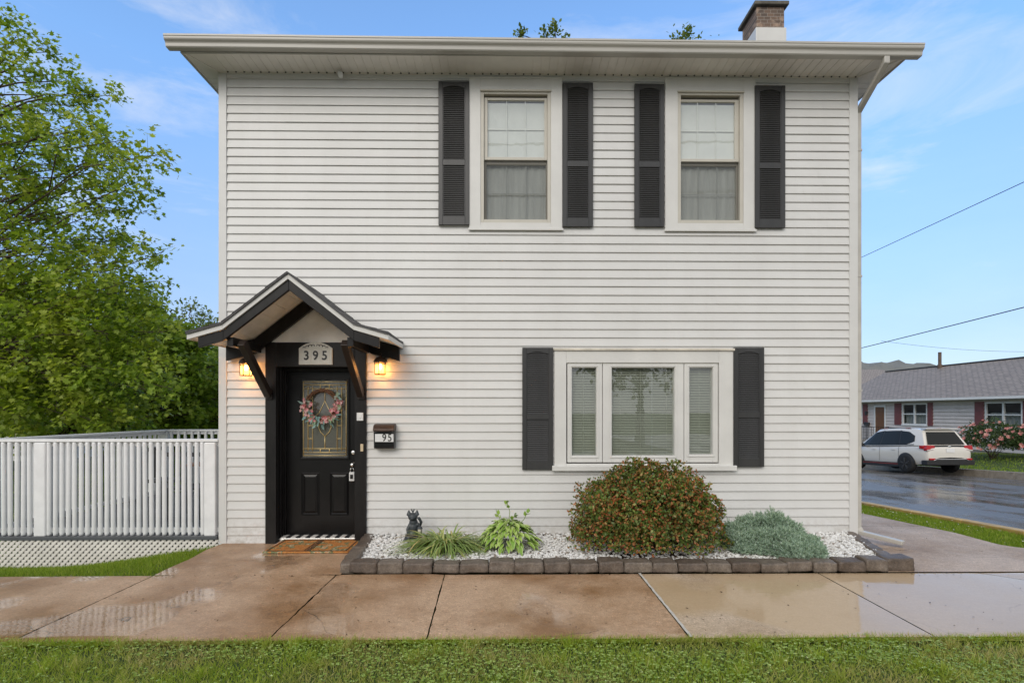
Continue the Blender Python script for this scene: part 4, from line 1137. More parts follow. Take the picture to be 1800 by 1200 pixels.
# ------------------------------------------------------------------ planting bed
BY = YB+.02                      # front face of the edging stones
bl_f, bl_b = atz(606, 1006, 0), atz(652, 944, .0); br_f, br_b = atz(1600, 1000, .0), atz(1490, 940, .02)
def bedx(y):
    t = (y-BY)/(-.02-BY); return bl_f.x+.1+(bl_b.x+.05-bl_f.x-.1)*t, br_f.x-.1+(br_b.x-.06-br_f.x+.1)*t
mb = MB(); n = 14; m = 40
def bedz(x, y): return .022+.03*(y-BY)/(-BY)+.012*mnoise.noise((x*2, y*2, 0))
for j in range(n+1):
    y = BY+.06+(-.0-BY-.06)*j/n; a, b_ = bedx(y)
    for i in range(m+1):
        x = a+(b_-a)*i/m; mb.v.append((x, y, bedz(x, y)))
for j in range(n):
    for i in range(m):
        a = j*(m+1)+i; mb.f.append((a, a+1, a+m+2, a+m+1)); mb.m.append(0)
tag(mb.build('soil', SOIL, smooth=True, fix=False), kind='structure')
# pebbles: squashed smooth stones
bm = bmesh.new(); bmesh.ops.create_icosphere(bm, subdivisions=2, radius=.5); PV = [tuple(v.co) for v in bm.verts]; PF = [tuple(v.index for v in f.verts) for f in bm.faces]; bm.free()
pos = []; s = .028
AZ = at(1135, 950, -.62)
yy = BY+.10
while yy < -.03:
    a, b_ = bedx(yy); xx = a+.02
    while xx < b_-.02:
        q = (xx+rng.normal(0, .009), yy+rng.normal(0, .009))
        dens = .93+.3*mnoise.noise((q[0]*2.2, q[1]*2.2, 9))
        if q[1] > -.11 and mnoise.noise((q[0]*1.7, 0, 2)) > -.1: dens -= .55
        if (q[0]-AZ.x)**2/.75**2+(q[1]+.62)**2/.42**2 < 1: dens -= .75
        if rng.uniform() < dens: pos.append((q[0], q[1], bedz(*q)+.008))
        if rng.uniform() < .33: pos.append((q[0]+rng.normal(0, .012), q[1]+rng.normal(0, .012), bedz(*q)+.024))
        xx += s
    yy += s*.9
pos = np.array(pos); n = len(pos)
sc = np.stack([rng.uniform(.020, .042, n), rng.uniform(.026, .052, n), rng.uniform(.014, .028, n)], 1)
ax = np.stack([rng.normal(size=n), rng.normal(size=n), rng.normal(0, .2, n)], 1); nm = np.stack([rng.normal(0, .25, n), rng.normal(0, .25, n), np.ones(n)], 1)
v, f = scatter(PV, PF, pos, ax, nm, sc)
tag(npmesh('gravel', v, f, PEBB, smooth=True), 'white pebbles covering the planting bed in front of the house', 'pebbles', kind='stuff')
# edging stones
def stone(a, b, h, depth, seed, ang=0.0, loc=None, taper=.009):
    """rough block: front length a->b along local x, tumbled edges"""
    bm = bmesh.new(); L = b-a
    bmesh.ops.create_cube(bm, size=1)
    bmesh.ops.subdivide_edges(bm, edges=bm.edges[:], cuts=7, use_grid_fill=True)
    for v in bm.verts:
        x, y, z = v.co
        X = [abs(x)*2, abs(y)*2, abs(z)*2]
        # superellipsoid rounding
        k = 16; nn = (X[0]**k+X[1]**k+X[2]**k)**(1/k); mx = max(X)
        q = mx/nn if nn > 0 else 1
        x, y, z = x*q, y*q, z*q
        t = (z+.5)
        v.co = Vector((x*(L-taper*t*1.2), y*(depth-taper*t), z*h))
        d = mnoise.noise_vector(v.co*9+Vector((seed*3.1, seed, 0)))*.009 + mnoise.noise_vector(v.co*26+Vector((seed, 0, seed)))*.0055
        v.co += d
        v.co.z += h/2
    me = bpy.data.meshes.new('edging_stone'); bm.to_mesh(me); bm.free()
    me.polygons.foreach_set('use_smooth', [True]*len(me.polygons))
    o = link('edging_stone', me, STONE); o.location = loc; o.rotation_euler = (0, 0, ang)
    return o
GRPS = 'rough grey brown edging stones around the planting bed'
bpx = [612, 662, 707, 760, 807, 859, 904, 956, 1002, 1053, 1097, 1148, 1193, 1244, 1287, 1338, 1385, 1430, 1474, 1522, 1562, 1611]
HS = .104
row = []
for i, (a, b_) in enumerate(zip(bpx, bpx[1:])):
    A, B = at(a-.2, 1008, BY), at(b_+.2, 1008, BY); L = B.x-A.x
    h = HS+rnd.uniform(-.016, .010)+(.018 if b_ > 1500 else 0)
    o = stone(0, L, h, .19, i+1, 0, ((A.x+B.x)/2, BY+.095+rnd.uniform(-.008, .008), -.004)); row.append(o)
    o.rotation_euler = (R(rnd.uniform(-2, 2)), R(rnd.uniform(-1.5, 1.5)), R(rnd.uniform(-2, 2)))
    tag(o, 'rough grey brown edging stone in the front row of the bed', 'edging stone', GRPS)
row[0]['label'] = 'edging stone at the left end of the front row, near the doormat'
row[3]['label'] = 'taller dark round topped edging stone in front of the strappy plant'
row[-1]['label'] = 'large square edging stone at the front right corner, nearest the downspout'
row[-3]['label'] = 'third edging stone from the right corner of the front row'
row[-2]['label'] = 'edging stone next to the big corner stone in the front row'
row[-5]['label'] = 'edging stone directly under the overhanging blue juniper tips'
for o in (row[0], row[3], row[-1], row[-2], row[-3], row[-5]): pass
la_, lb_ = Vector((bl_f.x+.02, BY+.02, 0)), Vector((bl_b.x+.02, -.03, -.03))
cuts = [0, .52, 1.0]
for k, (t0, t1) in enumerate(zip(cuts, cuts[1:])):
    a, b_ = la_.lerp(lb_, t0), la_.lerp(lb_, t1); d = b_-a
    o = stone(0, d.length-.01, HS+.01, .15, 40+k, math.atan2(d.y, d.x), tuple((a+b_)/2+Vector((0, 0, -.01))))
    tag(o, ['long rounded edging stone running from the front left corner towards the door', 'long rounded edging stone touching the black door casing foot'][k], 'edging stone', GRPS)
ra, rb_ = Vector((br_f.x-.10, BY+.20, 0)), Vector((br_b.x-.02, .0, .0))
cuts = [0, .27, .52, .77, 1.0]
nmz = ['side edging stone just behind the front right corner stone', 'second side edging stone behind the corner, beside the downspout outlet', 'third side edging stone behind the corner, beside the downspout', 'side edging stone against the house corner board']
for k, (t0, t1) in enumerate(zip(cuts, cuts[1:])):
    a, b_ = ra.lerp(rb_, t0), ra.lerp(rb_, t1); d = b_-a
    o = stone(0, d.length-.008, .085, .13, 50+k, math.atan2(d.y, d.x), tuple((a+b_)/2+Vector((0, 0, -.004))))
    tag(o, nmz[k], 'edging stone', GRPS)

# statue of a sitting cat holding up a lantern
SP = atz(727, 952, .04); st = empty('cat_statue', (SP.x, max(SP.y, -.42), .035), 'dark grey cat statue holding up a small lantern in the pebble bed', 'statue')
st.scale = (1.12, 1.12, 1.12)
STAT = paint('dark_resin', (.035, .042, .046), .42, .4, 18, bmp=.3, bscale=40)
mb = MB()
mb.ball((0, 0, .075), (.075, .07, .085), 16); mb.ball((-.045, -.01, .05), (.05, .06, .06), 14); mb.ball((.05, -.01, .05), (.045, .06, .055), 14)
mb.ball((0, -.005, .15), (.058, .052, .085), 16); mb.ball((.0, -.005, .21), (.048, .045, .055), 14)
mb.ball((-.005, -.012, .275), (.052, .048, .045), 16); mb.ball((-.005, -.055, .263), (.022, .02, .017), 10)
for s_ in (-1, 1):
    mb.lathe([(.028, 0), (.019, .028), (.003, .062)], 8, (-.005+s_*.043, -.008, .290))
    mb.ball((s_*.035, -.06, .018), (.028, .038, .02), 10)
mb.tube([(.03, -.01, .20), (.075, -.03, .19), (.088, -.045, .225), (.070, -.055, .265)], [.022, .020, .018, .016], 8); mb.ball((.068, -.057, .268), .019, 8)
mb.tube([(-.03, -.02, .20), (-.055, -.045, .15), (-.045, -.06, .09)], [.02, .018, .016], 8)
mb.tube([(-.06, .04, .03), (-.095, .02, .025), (-.10, -.03, .02), (-.075, -.06, .018)], [.016, .015, .013, .010], 8)
bd = mb.build('body', STAT, st)
md = bd.modifiers.new('remesh', 'REMESH'); md.mode = 'VOXEL'; md.voxel_size = .0065; md.use_smooth_shade = True
md = bd.modifiers.new('sm', 'SMOOTH'); md.factor = .5; md.iterations = 2
mb = MB()
for a in (60, 120, 75, 105): mb.tube([(-.005, -.012, .318), (-.005+.045*math.cos(R(a)), -.012, .318+.045*math.sin(R(a)))], [.005, .003], 6)
mb.build('dragonfly', STAT, st)
ln = MB(); ln.lathe([(.012, 0), (.034, .004), (.034, .012), (.03, .014)], 12, (.078, -.075, .09)); ln.lathe([(.032, 0), (.02, .02), (.004, .03)], 12, (.078, -.075, .165))
for k in range(4):
    a = R(45+90*k); ln.tube([(.078+.028*math.cos(a), -.075+.028*math.sin(a), .10), (.078+.028*math.cos(a), -.075+.028*math.sin(a), .167)], .003, 5)
ln.tube([(.078, -.075, .193), (.078, -.07, .215), (.072, -.06, .245)], .003, 5)
lo = ln.build('lantern', STAT, st)
mb = MB(); mb.lathe([(.024, 0), (.026, .03), (.024, .06)], 12, (.078, -.075, .104)); o = mb.build('lantern_jar', paint('frosted_jar', (.5, .47, .36), .4, .1, 20), st, smooth=True)

# strap-leaved clump
def strap_clump(name, c, n, L, w, mat, spread, label, cat, dry=None):
    t = empty(name, c, label, cat); pts = 9
    V, Fc = [], []; k = 0
    for i in range(n):
        a = rng.uniform(0, 2*np.pi); l = L*rng.uniform(.6, 1.1); rise = rng.uniform(.03, .19)*spread[2]
        d = np.array([math.cos(a)*spread[0], math.sin(a)*spread[1], 0]); side = np.array([-math.sin(a), math.cos(a), 0.])
        base = np.array([rng.normal(0, .06), rng.normal(0, .04), 0]); ww = w*rng.uniform(.7, 1.2); bend = rng.uniform(.75, 1.35); wig = rng.normal(0, .12)
        for j in range(pts):
            u = j/(pts-1); p = base+d*l*(u**.95)+side*wig*l*u*u
            z = rise*4*u*(1-u*bend*.86)*.9; z = max(z, .012+.02*rng.uniform()*u)
            p = p+np.array([0, 0, z]); hw_ = ww*(1-u**2.5)*(.6+.6*min(1, u*4))*.5+.0007
            V += [p-side*hw_+[0, 0, .25*hw_], p+side*hw_+[0, 0, .25*hw_]]
        for j in range(pts-1):
            q = k+2*j; Fc.append((q, q+1, q+3, q+2))
        k += 2*pts
    npmesh('leaves', np.array(V), np.array(Fc), mat, t)
    return t
STRAP = leafmat('strap_leaf', [(0, (.16, .26, .06)), (.45, (.29, .40, .12)), (.8, (.42, .50, .19)), (.9, (.58, .53, .20)), (1, (.66, .50, .22))], .3, .4, .4)
c = atz(790, 962, .03)
strap_clump('daylily', (c.x-.03, -.66, .04), 520, .66, .016, STRAP, (.86, .70, .85), 'low drooping clump of strap leaves with yellowing tips beside the cat statue', 'plant')
# hosta
HO, nt, b = nodes('variegated_leaf')
at_ = nt.nodes.new('ShaderNodeAttribute'); at_.attribute_name = 'edge'
g = nt.nodes.new('ShaderNodeNewGeometry')
c1 = ramp(nt, g.outputs['Random Per Island'], [(0, (.17, .32, .04)), (.6, (.30, .45, .075)), (1, (.42, .54, .15))])
nt.links.new(mixc(nt, at_.outputs['Fac'], c1, (.64, .66, .36)), b.inputs['Base Color']); b.inputs['Roughness'].default_value = .4
hc = atz(893, 962, .03); ht = empty('hosta', (hc.x, -.60, .04), 'round hosta clump with pale edged green leaves and tall stalks', 'plant')
V, Fc, E_ = [], [], []; k = 0
for i in range(330):
    a = rng.uniform(0, 2*np.pi); tier = rng.uniform(0, 1)**.7; L = rng.uniform(.09, .14); w = L*.46
    rad = .03+.31*tier; h = .235*(1-tier**2.2)+.05+rng.normal(0, .015)
    d = np.array([math.cos(a), math.sin(a)*.85, 0]); sd = np.array([-math.sin(a), math.cos(a), 0.]); base = d*rad*rng.uniform(.75, 1.0)+np.array([0, 0, h])
    if rng.uniform() < .05: base[2] += .03
    pit = rng.uniform(.0, .5); m = 7
    for j in range(m):
        u = j/(m-1); p = base+d*L*(u-.2)+np.array([0, 0, L*(pit*u-.75*u*u*(.45+tier*.5))]); hw_ = w*math.sin(math.pi*min(1, u*.93+.06))**.75*.5+.0008
        for s_, e in ((-1, 1), (-.72, 0), (0, 0), (.72, 0), (1, 1)):
            V.append(p+sd*hw_*s_+np.array([0, 0, abs(s_)*hw_*.45+.004*math.sin(u*9)*abs(s_)])); E_.append(e)
    for j in range(m-1):
        for q in range(4):
            a_ = k+5*j+q; Fc.append((a_, a_+1, a_+6, a_+5))
    k += 5*m
o = npmesh('leaves', np.array(V), np.array(Fc), HO, ht, smooth=True)
at2 = o.data.attributes.new('edge', 'FLOAT', 'POINT'); at2.data.foreach_set('value', np.array(E_, np.float32))
mb = MB()
stk = [((-.05, 0, .2), (-.09, -.02, .33), (-.12, -.02, .40)), ((.0, 0, .2), (.02, -.02, .42), (-.01, -.03, .52)), ((.05, 0, .2), (.18, -.02, .33), (.22, -.04, .42)), ((.02, 0, .2), (.05, .02, .32), (.08, 0, .38))]
P_, A_ = [], []
for s_ in stk:
    mb.tube(s_, [.005, .004, .003], 6)
    e = Vector(s_[-1]); d = (e-Vector(s_[1])).normalized()
    for q in range(4): P_.append(tuple(e-d*.02*q)); A_.append(tuple(d+Vector((rnd.uniform(-1, 1), rnd.uniform(-1, .3), rnd.uniform(-.6, .3)))))
mb.build('stalk', STRAP, ht)
v, f = scatter(LEAF3[0], LEAF3[1], np.array(P_), np.array(A_), rdir(len(P_)), np.full(len(P_), .065)); npmesh('leaves', v, f, HO, ht)

# azalea mound
AZM = leafmat('azalea_leaf', [(0, (.06, .11, .02)), (.34, (.13, .20, .035)), (.56, (.24, .29, .06)), (.62, (.32, .11, .03)), (.80, (.46, .13, .05)), (.92, (.50, .24, .10)), (1, (.34, .39, .12))], .28, .4, .4,
              patch=[(0, (.07, .11, .025)), (.5, (.14, .20, .045)), (.76, (.22, .26, .07)), (.8, (.36, .12, .05)), (1, (.42, .19, .07))], patch_scale=2.2)
def mound(n, rad, lobes, pw=2.3, shell=.30, sink=0.05, zmin=.02):
    """points spread through the outer shell of a lumpy mound + outward directions"""
    d = rdir(n*2); d = d[d[:, 2] > -.22][:n]
    lum = np.array([1+lobes*mnoise.noise((p[0]*2.2, p[1]*2.2, p[2]*2.2))+lobes*.55*mnoise.noise((p[0]*6, p[1]*6, p[2]*6)) for p in d])
    r = (np.abs(d[:, 0])**pw+np.abs(d[:, 1])**pw+np.abs(d[:, 2])**pw)**(-1/pw)*lum
    q = 1-shell*rng.uniform(0, 1, len(d))**1.7+np.where(rng.uniform(0, 1, len(d)) < .12, .10*rng.uniform(.3, 1, len(d)), 0)
    P = d*(r*q)[:, None]*np.array(rad); return P, d
def shrub(name, c, n, rad, leaf, mat, label, cat, group=None, lobes=.12, per=5, stems=14, shell=.32, zoff=.2):
    t = empty(name, c, label, cat, group)
    P, d = mound(n, rad, lobes, shell=shell); P[:, 2] += zoff; k = P[:, 2] > .03; P, d = P[k], d[k]; n = len(P); out = []
    base = unit(d+np.array([0, 0, .45])+rng.normal(0, .45, d.shape))
    for q in range(per):
        ax = unit(base*.55+rdir(n)); out.append(scatter(LEAF3[0], LEAF3[1], P+rng.normal(0, leaf*.25, P.shape), ax, base+rng.normal(0, .35, P.shape), leaf*rng.uniform(.65, 1.25, n)))
    v, f = merge(out); npmesh('foliage', v, f, mat, t)
    mb = MB()
    for i in range(stems):
        e = P[rng.integers(n)]*.9; m_ = (e[0]*.35+rng.normal(0, .03), e[1]*.35+rng.normal(0, .03), e[2]*.55); mb.tube([(rng.normal(0, .05), rng.normal(0, .04), -.03), m_, tuple(e)], [.014, .009, .003], 5)
    mb.build('stem', TWIG, t); return t
a0, a1 = at(1003, 900, -.62), at(1270, 900, -.62); atop = at(1135, 806, -.62)
shrub('azalea_bush', ((a0.x+a1.x)/2, -.63, .02), 7600, ((a1.x-a0.x)/2-.07, .55, atop.z-.35), .035, AZM, 'large rounded azalea bush with mixed green and rusty red leaves below window', 'bush', lobes=.20, zoff=.26, stems=60, shell=.5)
# blue juniper
JUN = leafmat('juniper_needle', [(0, (.22, .32, .255)), (.5, (.40, .52, .43)), (.85, (.54, .65, .56)), (1, (.66, .75, .66))], .4, .6, .2)
j0, j1 = at(1268, 960, -.72), at(1425, 960, -.72); jt = empty('juniper', ((j0.x+j1.x)/2+.0, -.76, .03), 'low spreading blue green juniper spilling over the edging stones', 'shrub')
NT = []; NF = []
for k in range(9):
    a = k*2.4; u = k/9; bx_, by_ = math.cos(a), math.sin(a); o0 = u*.75; kk = len(NT)
    NT += [(-.075*by_, o0, .075*bx_), (.075*by_, o0, -.075*bx_), (bx_*.34*(1-u*.5), o0+.26, by_*.34*(1-u*.5))]; NF.append((kk, kk+1, kk+2))
lob = [(-.33, .08, .0, .15, .17), (-.20, .12, .0, .14, .21), (-.04, .14, .0, .15, .22), (.10, .06, .0, .19, .25), (.25, -.02, .0, .15, .19), (-.14, -.10, .0, .17, .15), (.06, -.16, .0, .18, .16), (.22, -.22, 0, .17, .12), (-.32, -.10, 0, .13, .12), (.37, -.14, 0, .12, .10), (.10, -.34, 0, .15, .09), (.30, -.32, 0, .12, .08)]
out = []
for (x, y, z, r_, h_) in lob:
    n = int(3600*r_/.3); d = rdir(n*3); d = d[d[:, 2] > -.1][:n]; lum = np.array([1+.30*mnoise.noise((p[0]*3.5+x*7, p[1]*3.5, p[2]*3.5))+.15*mnoise.noise((p[0]*9+x*7, p[1]*9, p[2]*9)) for p in d])
    q = (1-.30*rng.uniform(0, 1, len(d))**1.3)*lum; P = d*q[:, None]*[r_, r_*.9, h_*1.45]+[x, y, .06]; P = P[:]; ax = unit(d*[1, 1, 1.0]+[0, 0, .35]+rng.normal(0, .35, d.shape))
    out.append(scatter(NT, NF, P, ax, rdir(len(P)), rng.uniform(.042, .068, len(P))))
v, f = merge(out); v[:, 2] = np.maximum(v[:, 2], .0); npmesh('foliage', v, f, JUN, jt)
mb = MB()
for (x, y, z, r_, h_) in lob:
    for q in range(5): mb.tube([(0, 0, -.02), (x*.6+rng.normal(0, .03), y*.6, h_*.5), (x+rng.normal(0, r_*.5), y+rng.normal(0, r_*.4), h_*.95+.03)], [.014, .010, .004], 5)
mb.build('stem', TWIG, jt)
# ------------------------------------------------------------------ deck
DL, DR_, DB = -6.5, XL-.03, 3.4
dk = empty('deck', ((DL+DR_)/2, 0, gz(-5, 0)), 'white railed wooden deck with lattice skirt beside the house', 'deck')
D0 = Vector(dk.location)
def dp(o): o.parent = dk; o.matrix_parent_inverse = Matrix.Translation(-D0); return o
zf = at(200, 941, 0).z; zt = at(200, 771, 0).z
mb = MB(); y = .0
mb.box(DL-.02, DR_, -.045, -.015, zf-.045, zf)            # rim board
while y < DB: mb.box(DL, DR_, y, min(y+.134, DB), zf-.03, zf); y += .14
dp(mb.build('floor', DECKF, bevel=.003))
RY0 = .035
def rail_run(p, q, zb, zt, n, posts):
    """bottom rail, cap rail, balusters and posts between two points on plan"""
    a = Vector((p[0], p[1], 0)); b_ = Vector((q[0], q[1], 0)); d = (b_-a).normalized(); L = (b_-a).length; s = Vector((-d.y, d.x, 0))
    mb = MB(); mb.bar(a+Vector((0, 0, zt-.02)), b_+Vector((0, 0, zt-.02)), .125, .035); mb.bar(a+Vector((0, 0, zt-.065)), b_+Vector((0, 0, zt-.065)), .04, .055)
    dp(mb.build('top_rail', RAILP, bevel=.005))
    mb = MB(); mb.bar(a+Vector((0, 0, zb+.035)), b_+Vector((0, 0, zb+.035)), .04, .06); dp(mb.build('bottom_rail', RAILP, bevel=.004))
    first = None
    for i in range(n):
        t = (i+.5)/n; c = a+d*L*t
        if any(abs((c-Vector((x, y, 0))).length) < .075 for x, y in posts): continue
        c = c-s*.034 if s.y > 0 else c+s*.034
        if abs(d.y) > .5: c = a+d*L*t
        if first is None:
            m2 = MB(); m2.lathe([(.0235, zb-.025), (.0255, zb), (.026, (zb+zt)/2), (.0255, zt-.06), (.0235, zt-.04)], 10)
            me = m2.build('baluster', RAILP, smooth=True).data; first = True; o = bpy.data.objects[-1] if False else [x for x in bpy.data.objects if x.data == me][0]
        else:
            o = bpy.data.objects.new('baluster', me); COL.objects.link(o)
        dp(o); o.location = (c.x, c.y, 0); o.rotation_euler = (R(rnd.uniform(-.25, .25)), R(rnd.uniform(-.25, .25)), 0)
    for x, y in posts:
        m2 = MB(); m2.box(x-.07, x+.07, y-.07, y+.07, zf-.0, zt-.045); dp(m2.build('post', RAILP, bevel=.012))
px_ = [at(73, 800, 0).x, at(371, 800, 0).x]
rail_run((DL, RY0), (DR_-.0, RY0), zf+.03, zt, 37, [(px_[0], RY0), (px_[1], RY0)])
rail_run((DL+.05, RY0+.07), (DL+.05, DB-.05), zf+.03, zt, 26, [(DL+.05, DB-.05)])
rail_run((DL+.12, DB-.05), (DR_, DB-.05), zf+.03, zt, 22, [(DL+1.4, DB-.05)])
# lattice skirt: two layers of crossing strips clipped to its rectangle
mb = MB(); x0, x1, z0, z1 = DL, DR_+.01, zf-.40, zf-.047
def clipstrip(c, sgn, w, ya, yb):
    # centre line z = sgn*x + c, 45 degrees; clip polygon to rectangle
    h = w*.7071
    poly = [(x0-1, sgn*(x0-1)+c-h), (x1+1, sgn*(x1+1)+c-h), (x1+1, sgn*(x1+1)+c+h), (x0-1, sgn*(x0-1)+c+h)]
    for ax, lim, sg in ((0, x0, 1), (0, x1, -1), (1, z0, 1), (1, z1, -1)):
        out = []
        for i in range(len(poly)):
            a, b_ = poly[i], poly[(i+1) % len(poly)]; da, db = (a[ax]-lim)*sg, (b_[ax]-lim)*sg
            if da >= 0: out.append(a)
            if da*db < 0: t = da/(da-db); out.append((a[0]+(b_[0]-a[0])*t, a[1]+(b_[1]-a[1])*t))
        poly = out
        if len(poly) < 3: return
    mb.prism(poly, 'y', ya, yb)
sp = .073
for k in range(int((x1-x0+1)/sp)+14):
    clipstrip(z0-x0-.6+k*sp-(x1-x0)-.5, 1, .030, -.034, -.026)
for k in range(int((x1-x0+1)/sp)+14):
    clipstrip(z0+x0+k*sp-.1, -1, .030, -.026, -.018)
dp(mb.build('lattice', LATT))
mb = MB(); mb.box(DL, DR_, .5, .52, zf-.6, zf-.05); dp(mb.build('skirt_board', paint('under_deck_board', (.05, .035, .025), .9, .3, 6)))
# table and bench seen between the balusters
WOOD = paint('weathered_wood', (.20, .10, .05), .55, .35, 6, stretch=(.3, 2, 2)); DARKM = paint('dark_metal', (.03, .028, .03), .45, .3, 10)
tb = empty('patio_table', (-4.3, 1.9, zf), 'brown slatted patio table standing behind the white deck balusters', 'table')
mb = MB()
for k in range(6): mb.box(-.7, .7, -.42+k*.142, -.42+k*.142+.13, .70, .725)
mb.build('tabletop', WOOD, tb, bevel=.004)
for sx in (-1, 1):
    for sy in (-1, 1): mb = MB(); mb.box(sx*.6-.03, sx*.6+.03, sy*.34-.03, sy*.34+.03, 0, .70); mb.build('leg', DARKM, tb)
def chair(loc, rz, label):
    t = empty('patio_chair', loc, label, 'chair', 'dark patio chairs on the deck', rz)
    mb = MB(); mb.box(-.24, .24, -.23, .23, .42, .455); mb.build('seat', DARKM, t, bevel=.008)
    mb = MB()
    for k in range(5): mb.box(-.20+k*.09, -.16+k*.09, .22, .24, .46, .92)
    mb.box(-.24, .24, .215, .245, .90, .96); mb.build('backrest', DARKM, t, bevel=.004)
    for sx in (-1, 1):
        for sy in (-1, 1): mb = MB(); mb.box(sx*.22-.018, sx*.22+.018, sy*.21-.018, sy*.21+.018, 0, .42); mb.build('leg', DARKM, t)
chair((-4.6, 1.15, zf), R(180), 'dark slat back patio chair in front of the brown table')
chair((-5.5, 1.9, zf), R(90), 'dark slat back patio chair at the left end of the brown table')

# ------------------------------------------------------------------ trees
LF1 = leafmat('tree_leaf', [(0, (.12, .20, .018)), (.35, (.215, .32, .03)), (.75, (.32, .435, .05)), (1, (.43, .54, .09))], .56, .45, .4, patch=[(0, (.19, .25, .02)), (.5, (.33, .40, .04)), (1, (.52, .58, .11))], patch_scale=1.1)
LF2 = leafmat('hedge_leaf', [(0, (.11, .18, .018)), (.45, (.19, .285, .030)), (.85, (.28, .37, .045)), (1, (.36, .44, .07))], .45, .5, .3)
LF3 = leafmat('evergreen_leaf', [(0, (.05, .075, .035)), (.6, (.09, .125, .06)), (1, (.15, .185, .09))], .25, .6, .2)
LF4 = leafmat('pale_leaf', [(0, (.09, .14, .03)), (.6, (.17, .23, .055)), (1, (.25, .29, .10))], .45, .5, .3)
def tree(name, base, trunk_top, r0, clusters, mat, leaf, label, cat='tree', group=None, twigs=9, per=14, T=MAPLE, droop=.35, limb=.05, aniso=.75, kmin=.3):
    """clusters: (point, radius). A limb grows from the trunk to each cluster, twigs fan out of it and carry the leaves."""
    t = empty(name, base, label, cat, group); B0 = Vector(base); tt = Vector(trunk_top)
    mb = MB(); n = 7; bend = Vector((rnd.uniform(-.2, .2), rnd.uniform(-.2, .2), 0))
    tp = [B0.lerp(tt, i/n)+bend*math.sin(math.pi*i/n) for i in range(n+1)]
    mb.tube([p-B0 for p in tp], [r0*(1.35 if i == 0 else 1-.72*i/n) for i in range(n+1)], 10)
    P, A = [], []
    for cl0 in clusters:
        c, rad = cl0[:2]; npl = int(per*(cl0[2] if len(cl0) > 2 else 1)); c = Vector(c); h = min(.97, max(.25, (c.z-B0.z-.35*(c-tt).to_2d().length)/(max(.1, tt.z-B0.z))))
        i = h*n; s = tp[int(i)].lerp(tp[min(n, int(i)+1)], i-int(i)); L = (c-s).length
        m1 = s.lerp(c, .4)+Vector((rnd.gauss(0, .06), rnd.gauss(0, .06), .10))*L; m2 = s.lerp(c, .75)+Vector((rnd.gauss(0, .05), rnd.gauss(0, .05), .06))*L
        mb.tube([s-B0, m1-B0, m2-B0, c-B0], [limb*min(1.3, .5+L*.25), limb*.6, limb*.35, limb*.18], 6, cap=False)
        out = (c-s).normalized()
        for k in range(twigs):
            d = (Vector((rnd.gauss(0, 1), rnd.gauss(0, 1), rnd.gauss(0, aniso)))+out*.7+Vector((0, 0, .15))).normalized(); l = rad*rnd.uniform(.55, 1.25)
            st_ = m2.lerp(c, rnd.uniform(.1, 1)); e = st_+d*l; mid = st_.lerp(e, .5)+Vector((0, 0, .08*l))
            mb.tube([st_-B0, mid-B0, e-B0], [limb*.16, limb*.10, limb*.05], 3, cap=False)
            for q in range(npl):
                u = rnd.uniform(kmin, 1.05)**.8; p = st_.lerp(mid, u*2) if u < .5 else mid.lerp(e, u*2-1)
                j = rad*.10+leaf*.5
                P.append((p.x-B0.x+rnd.gauss(0, j), p.y-B0.y+rnd.gauss(0, j), p.z-B0.z+rnd.gauss(0, j)))
                A.append((d.x*.5+rnd.gauss(0, .6), d.y*.5+rnd.gauss(0, .6), d.z*.4-droop+rnd.gauss(0, .45)))
    mb.build('trunk', BARK, t, smooth=True, fix=False)
    n = len(P); nm = np.stack([rng.normal(0, .55, n), rng.normal(-.45, .55, n), np.ones(n)], 1)
    sc = leaf*rng.uniform(.45, 1.35, n)
    v, f = scatter(T[0], T[1], np.array(P), np.array(A), nm, sc); npmesh('crown', v, f, mat, t)
    return t
def pxc(lst, Y0, Y1, rad):
    out = []
    for x, y in lst:
        Y = rnd.uniform(Y0, Y1); out.append((at(x, y, Y), rad*rnd.uniform(.8, 1.2)))
    return out
# big tree at the left edge of the photo. cluster centres in picture pixels, spread in depth
pts = [(8, 30), (40, 62), (70, 85), (105, 88), (60, 20), (20, 100), (125, 118), (150, 140), (90, 130), (45, 140), (10, 165), (80, 165), (190, 172), (218, 165), (165, 185), (180, 215), (110, 195), (140, 215), (60, 200), (20, 215),
       (205, 232), (232, 242), (165, 245), (195, 262), (120, 240), (85, 240), (40, 250), (10, 262), (245, 275), (275, 288), (292, 268), (210, 290), (160, 285), (125, 285), (85, 285), (50, 290), (15, 300), (255, 315), (270, 330), (225, 330), (190, 322), (150, 330), (110, 330), (65, 335), (25, 340),
       (265, 372), (230, 372), (200, 365), (160, 375), (120, 378), (80, 380), (35, 385), (8, 372), (245, 415), (215, 415), (268, 425), (300, 438), (180, 415), (140, 420), (95, 425), (50, 425), (12, 430), (232, 455), (195, 455), (150, 460), (110, 462), (60, 465), (20, 470), (290, 490), (262, 492)]
pts = [(x-12, y+4) for x, y in pts if rnd.random() < (.62 if y < 330 else .8) or x > 190]
cl_ = [(p, r_, .82 if p.z > 4.2 else .9) for p, r_ in pxc(pts, 2.2, 4.6, .36)]
low = [(x+rnd.uniform(-14, 14), y+rnd.uniform(-12, 12)) for y in range(505, 760, 40) for x in range(-10, 300, 42) if x < 315-abs(y-620)*.35]
cl_ += pxc(low, 2.6, 5.0, .46)
low2 = [(x+rnd.uniform(-14, 14), y+rnd.uniform(-12, 12)) for y in range(500, 750, 46) for x in range(0, 320, 50) if x < 320-abs(y-620)*.3]
cl_ += pxc(low2, 2.0, 2.8, .40)
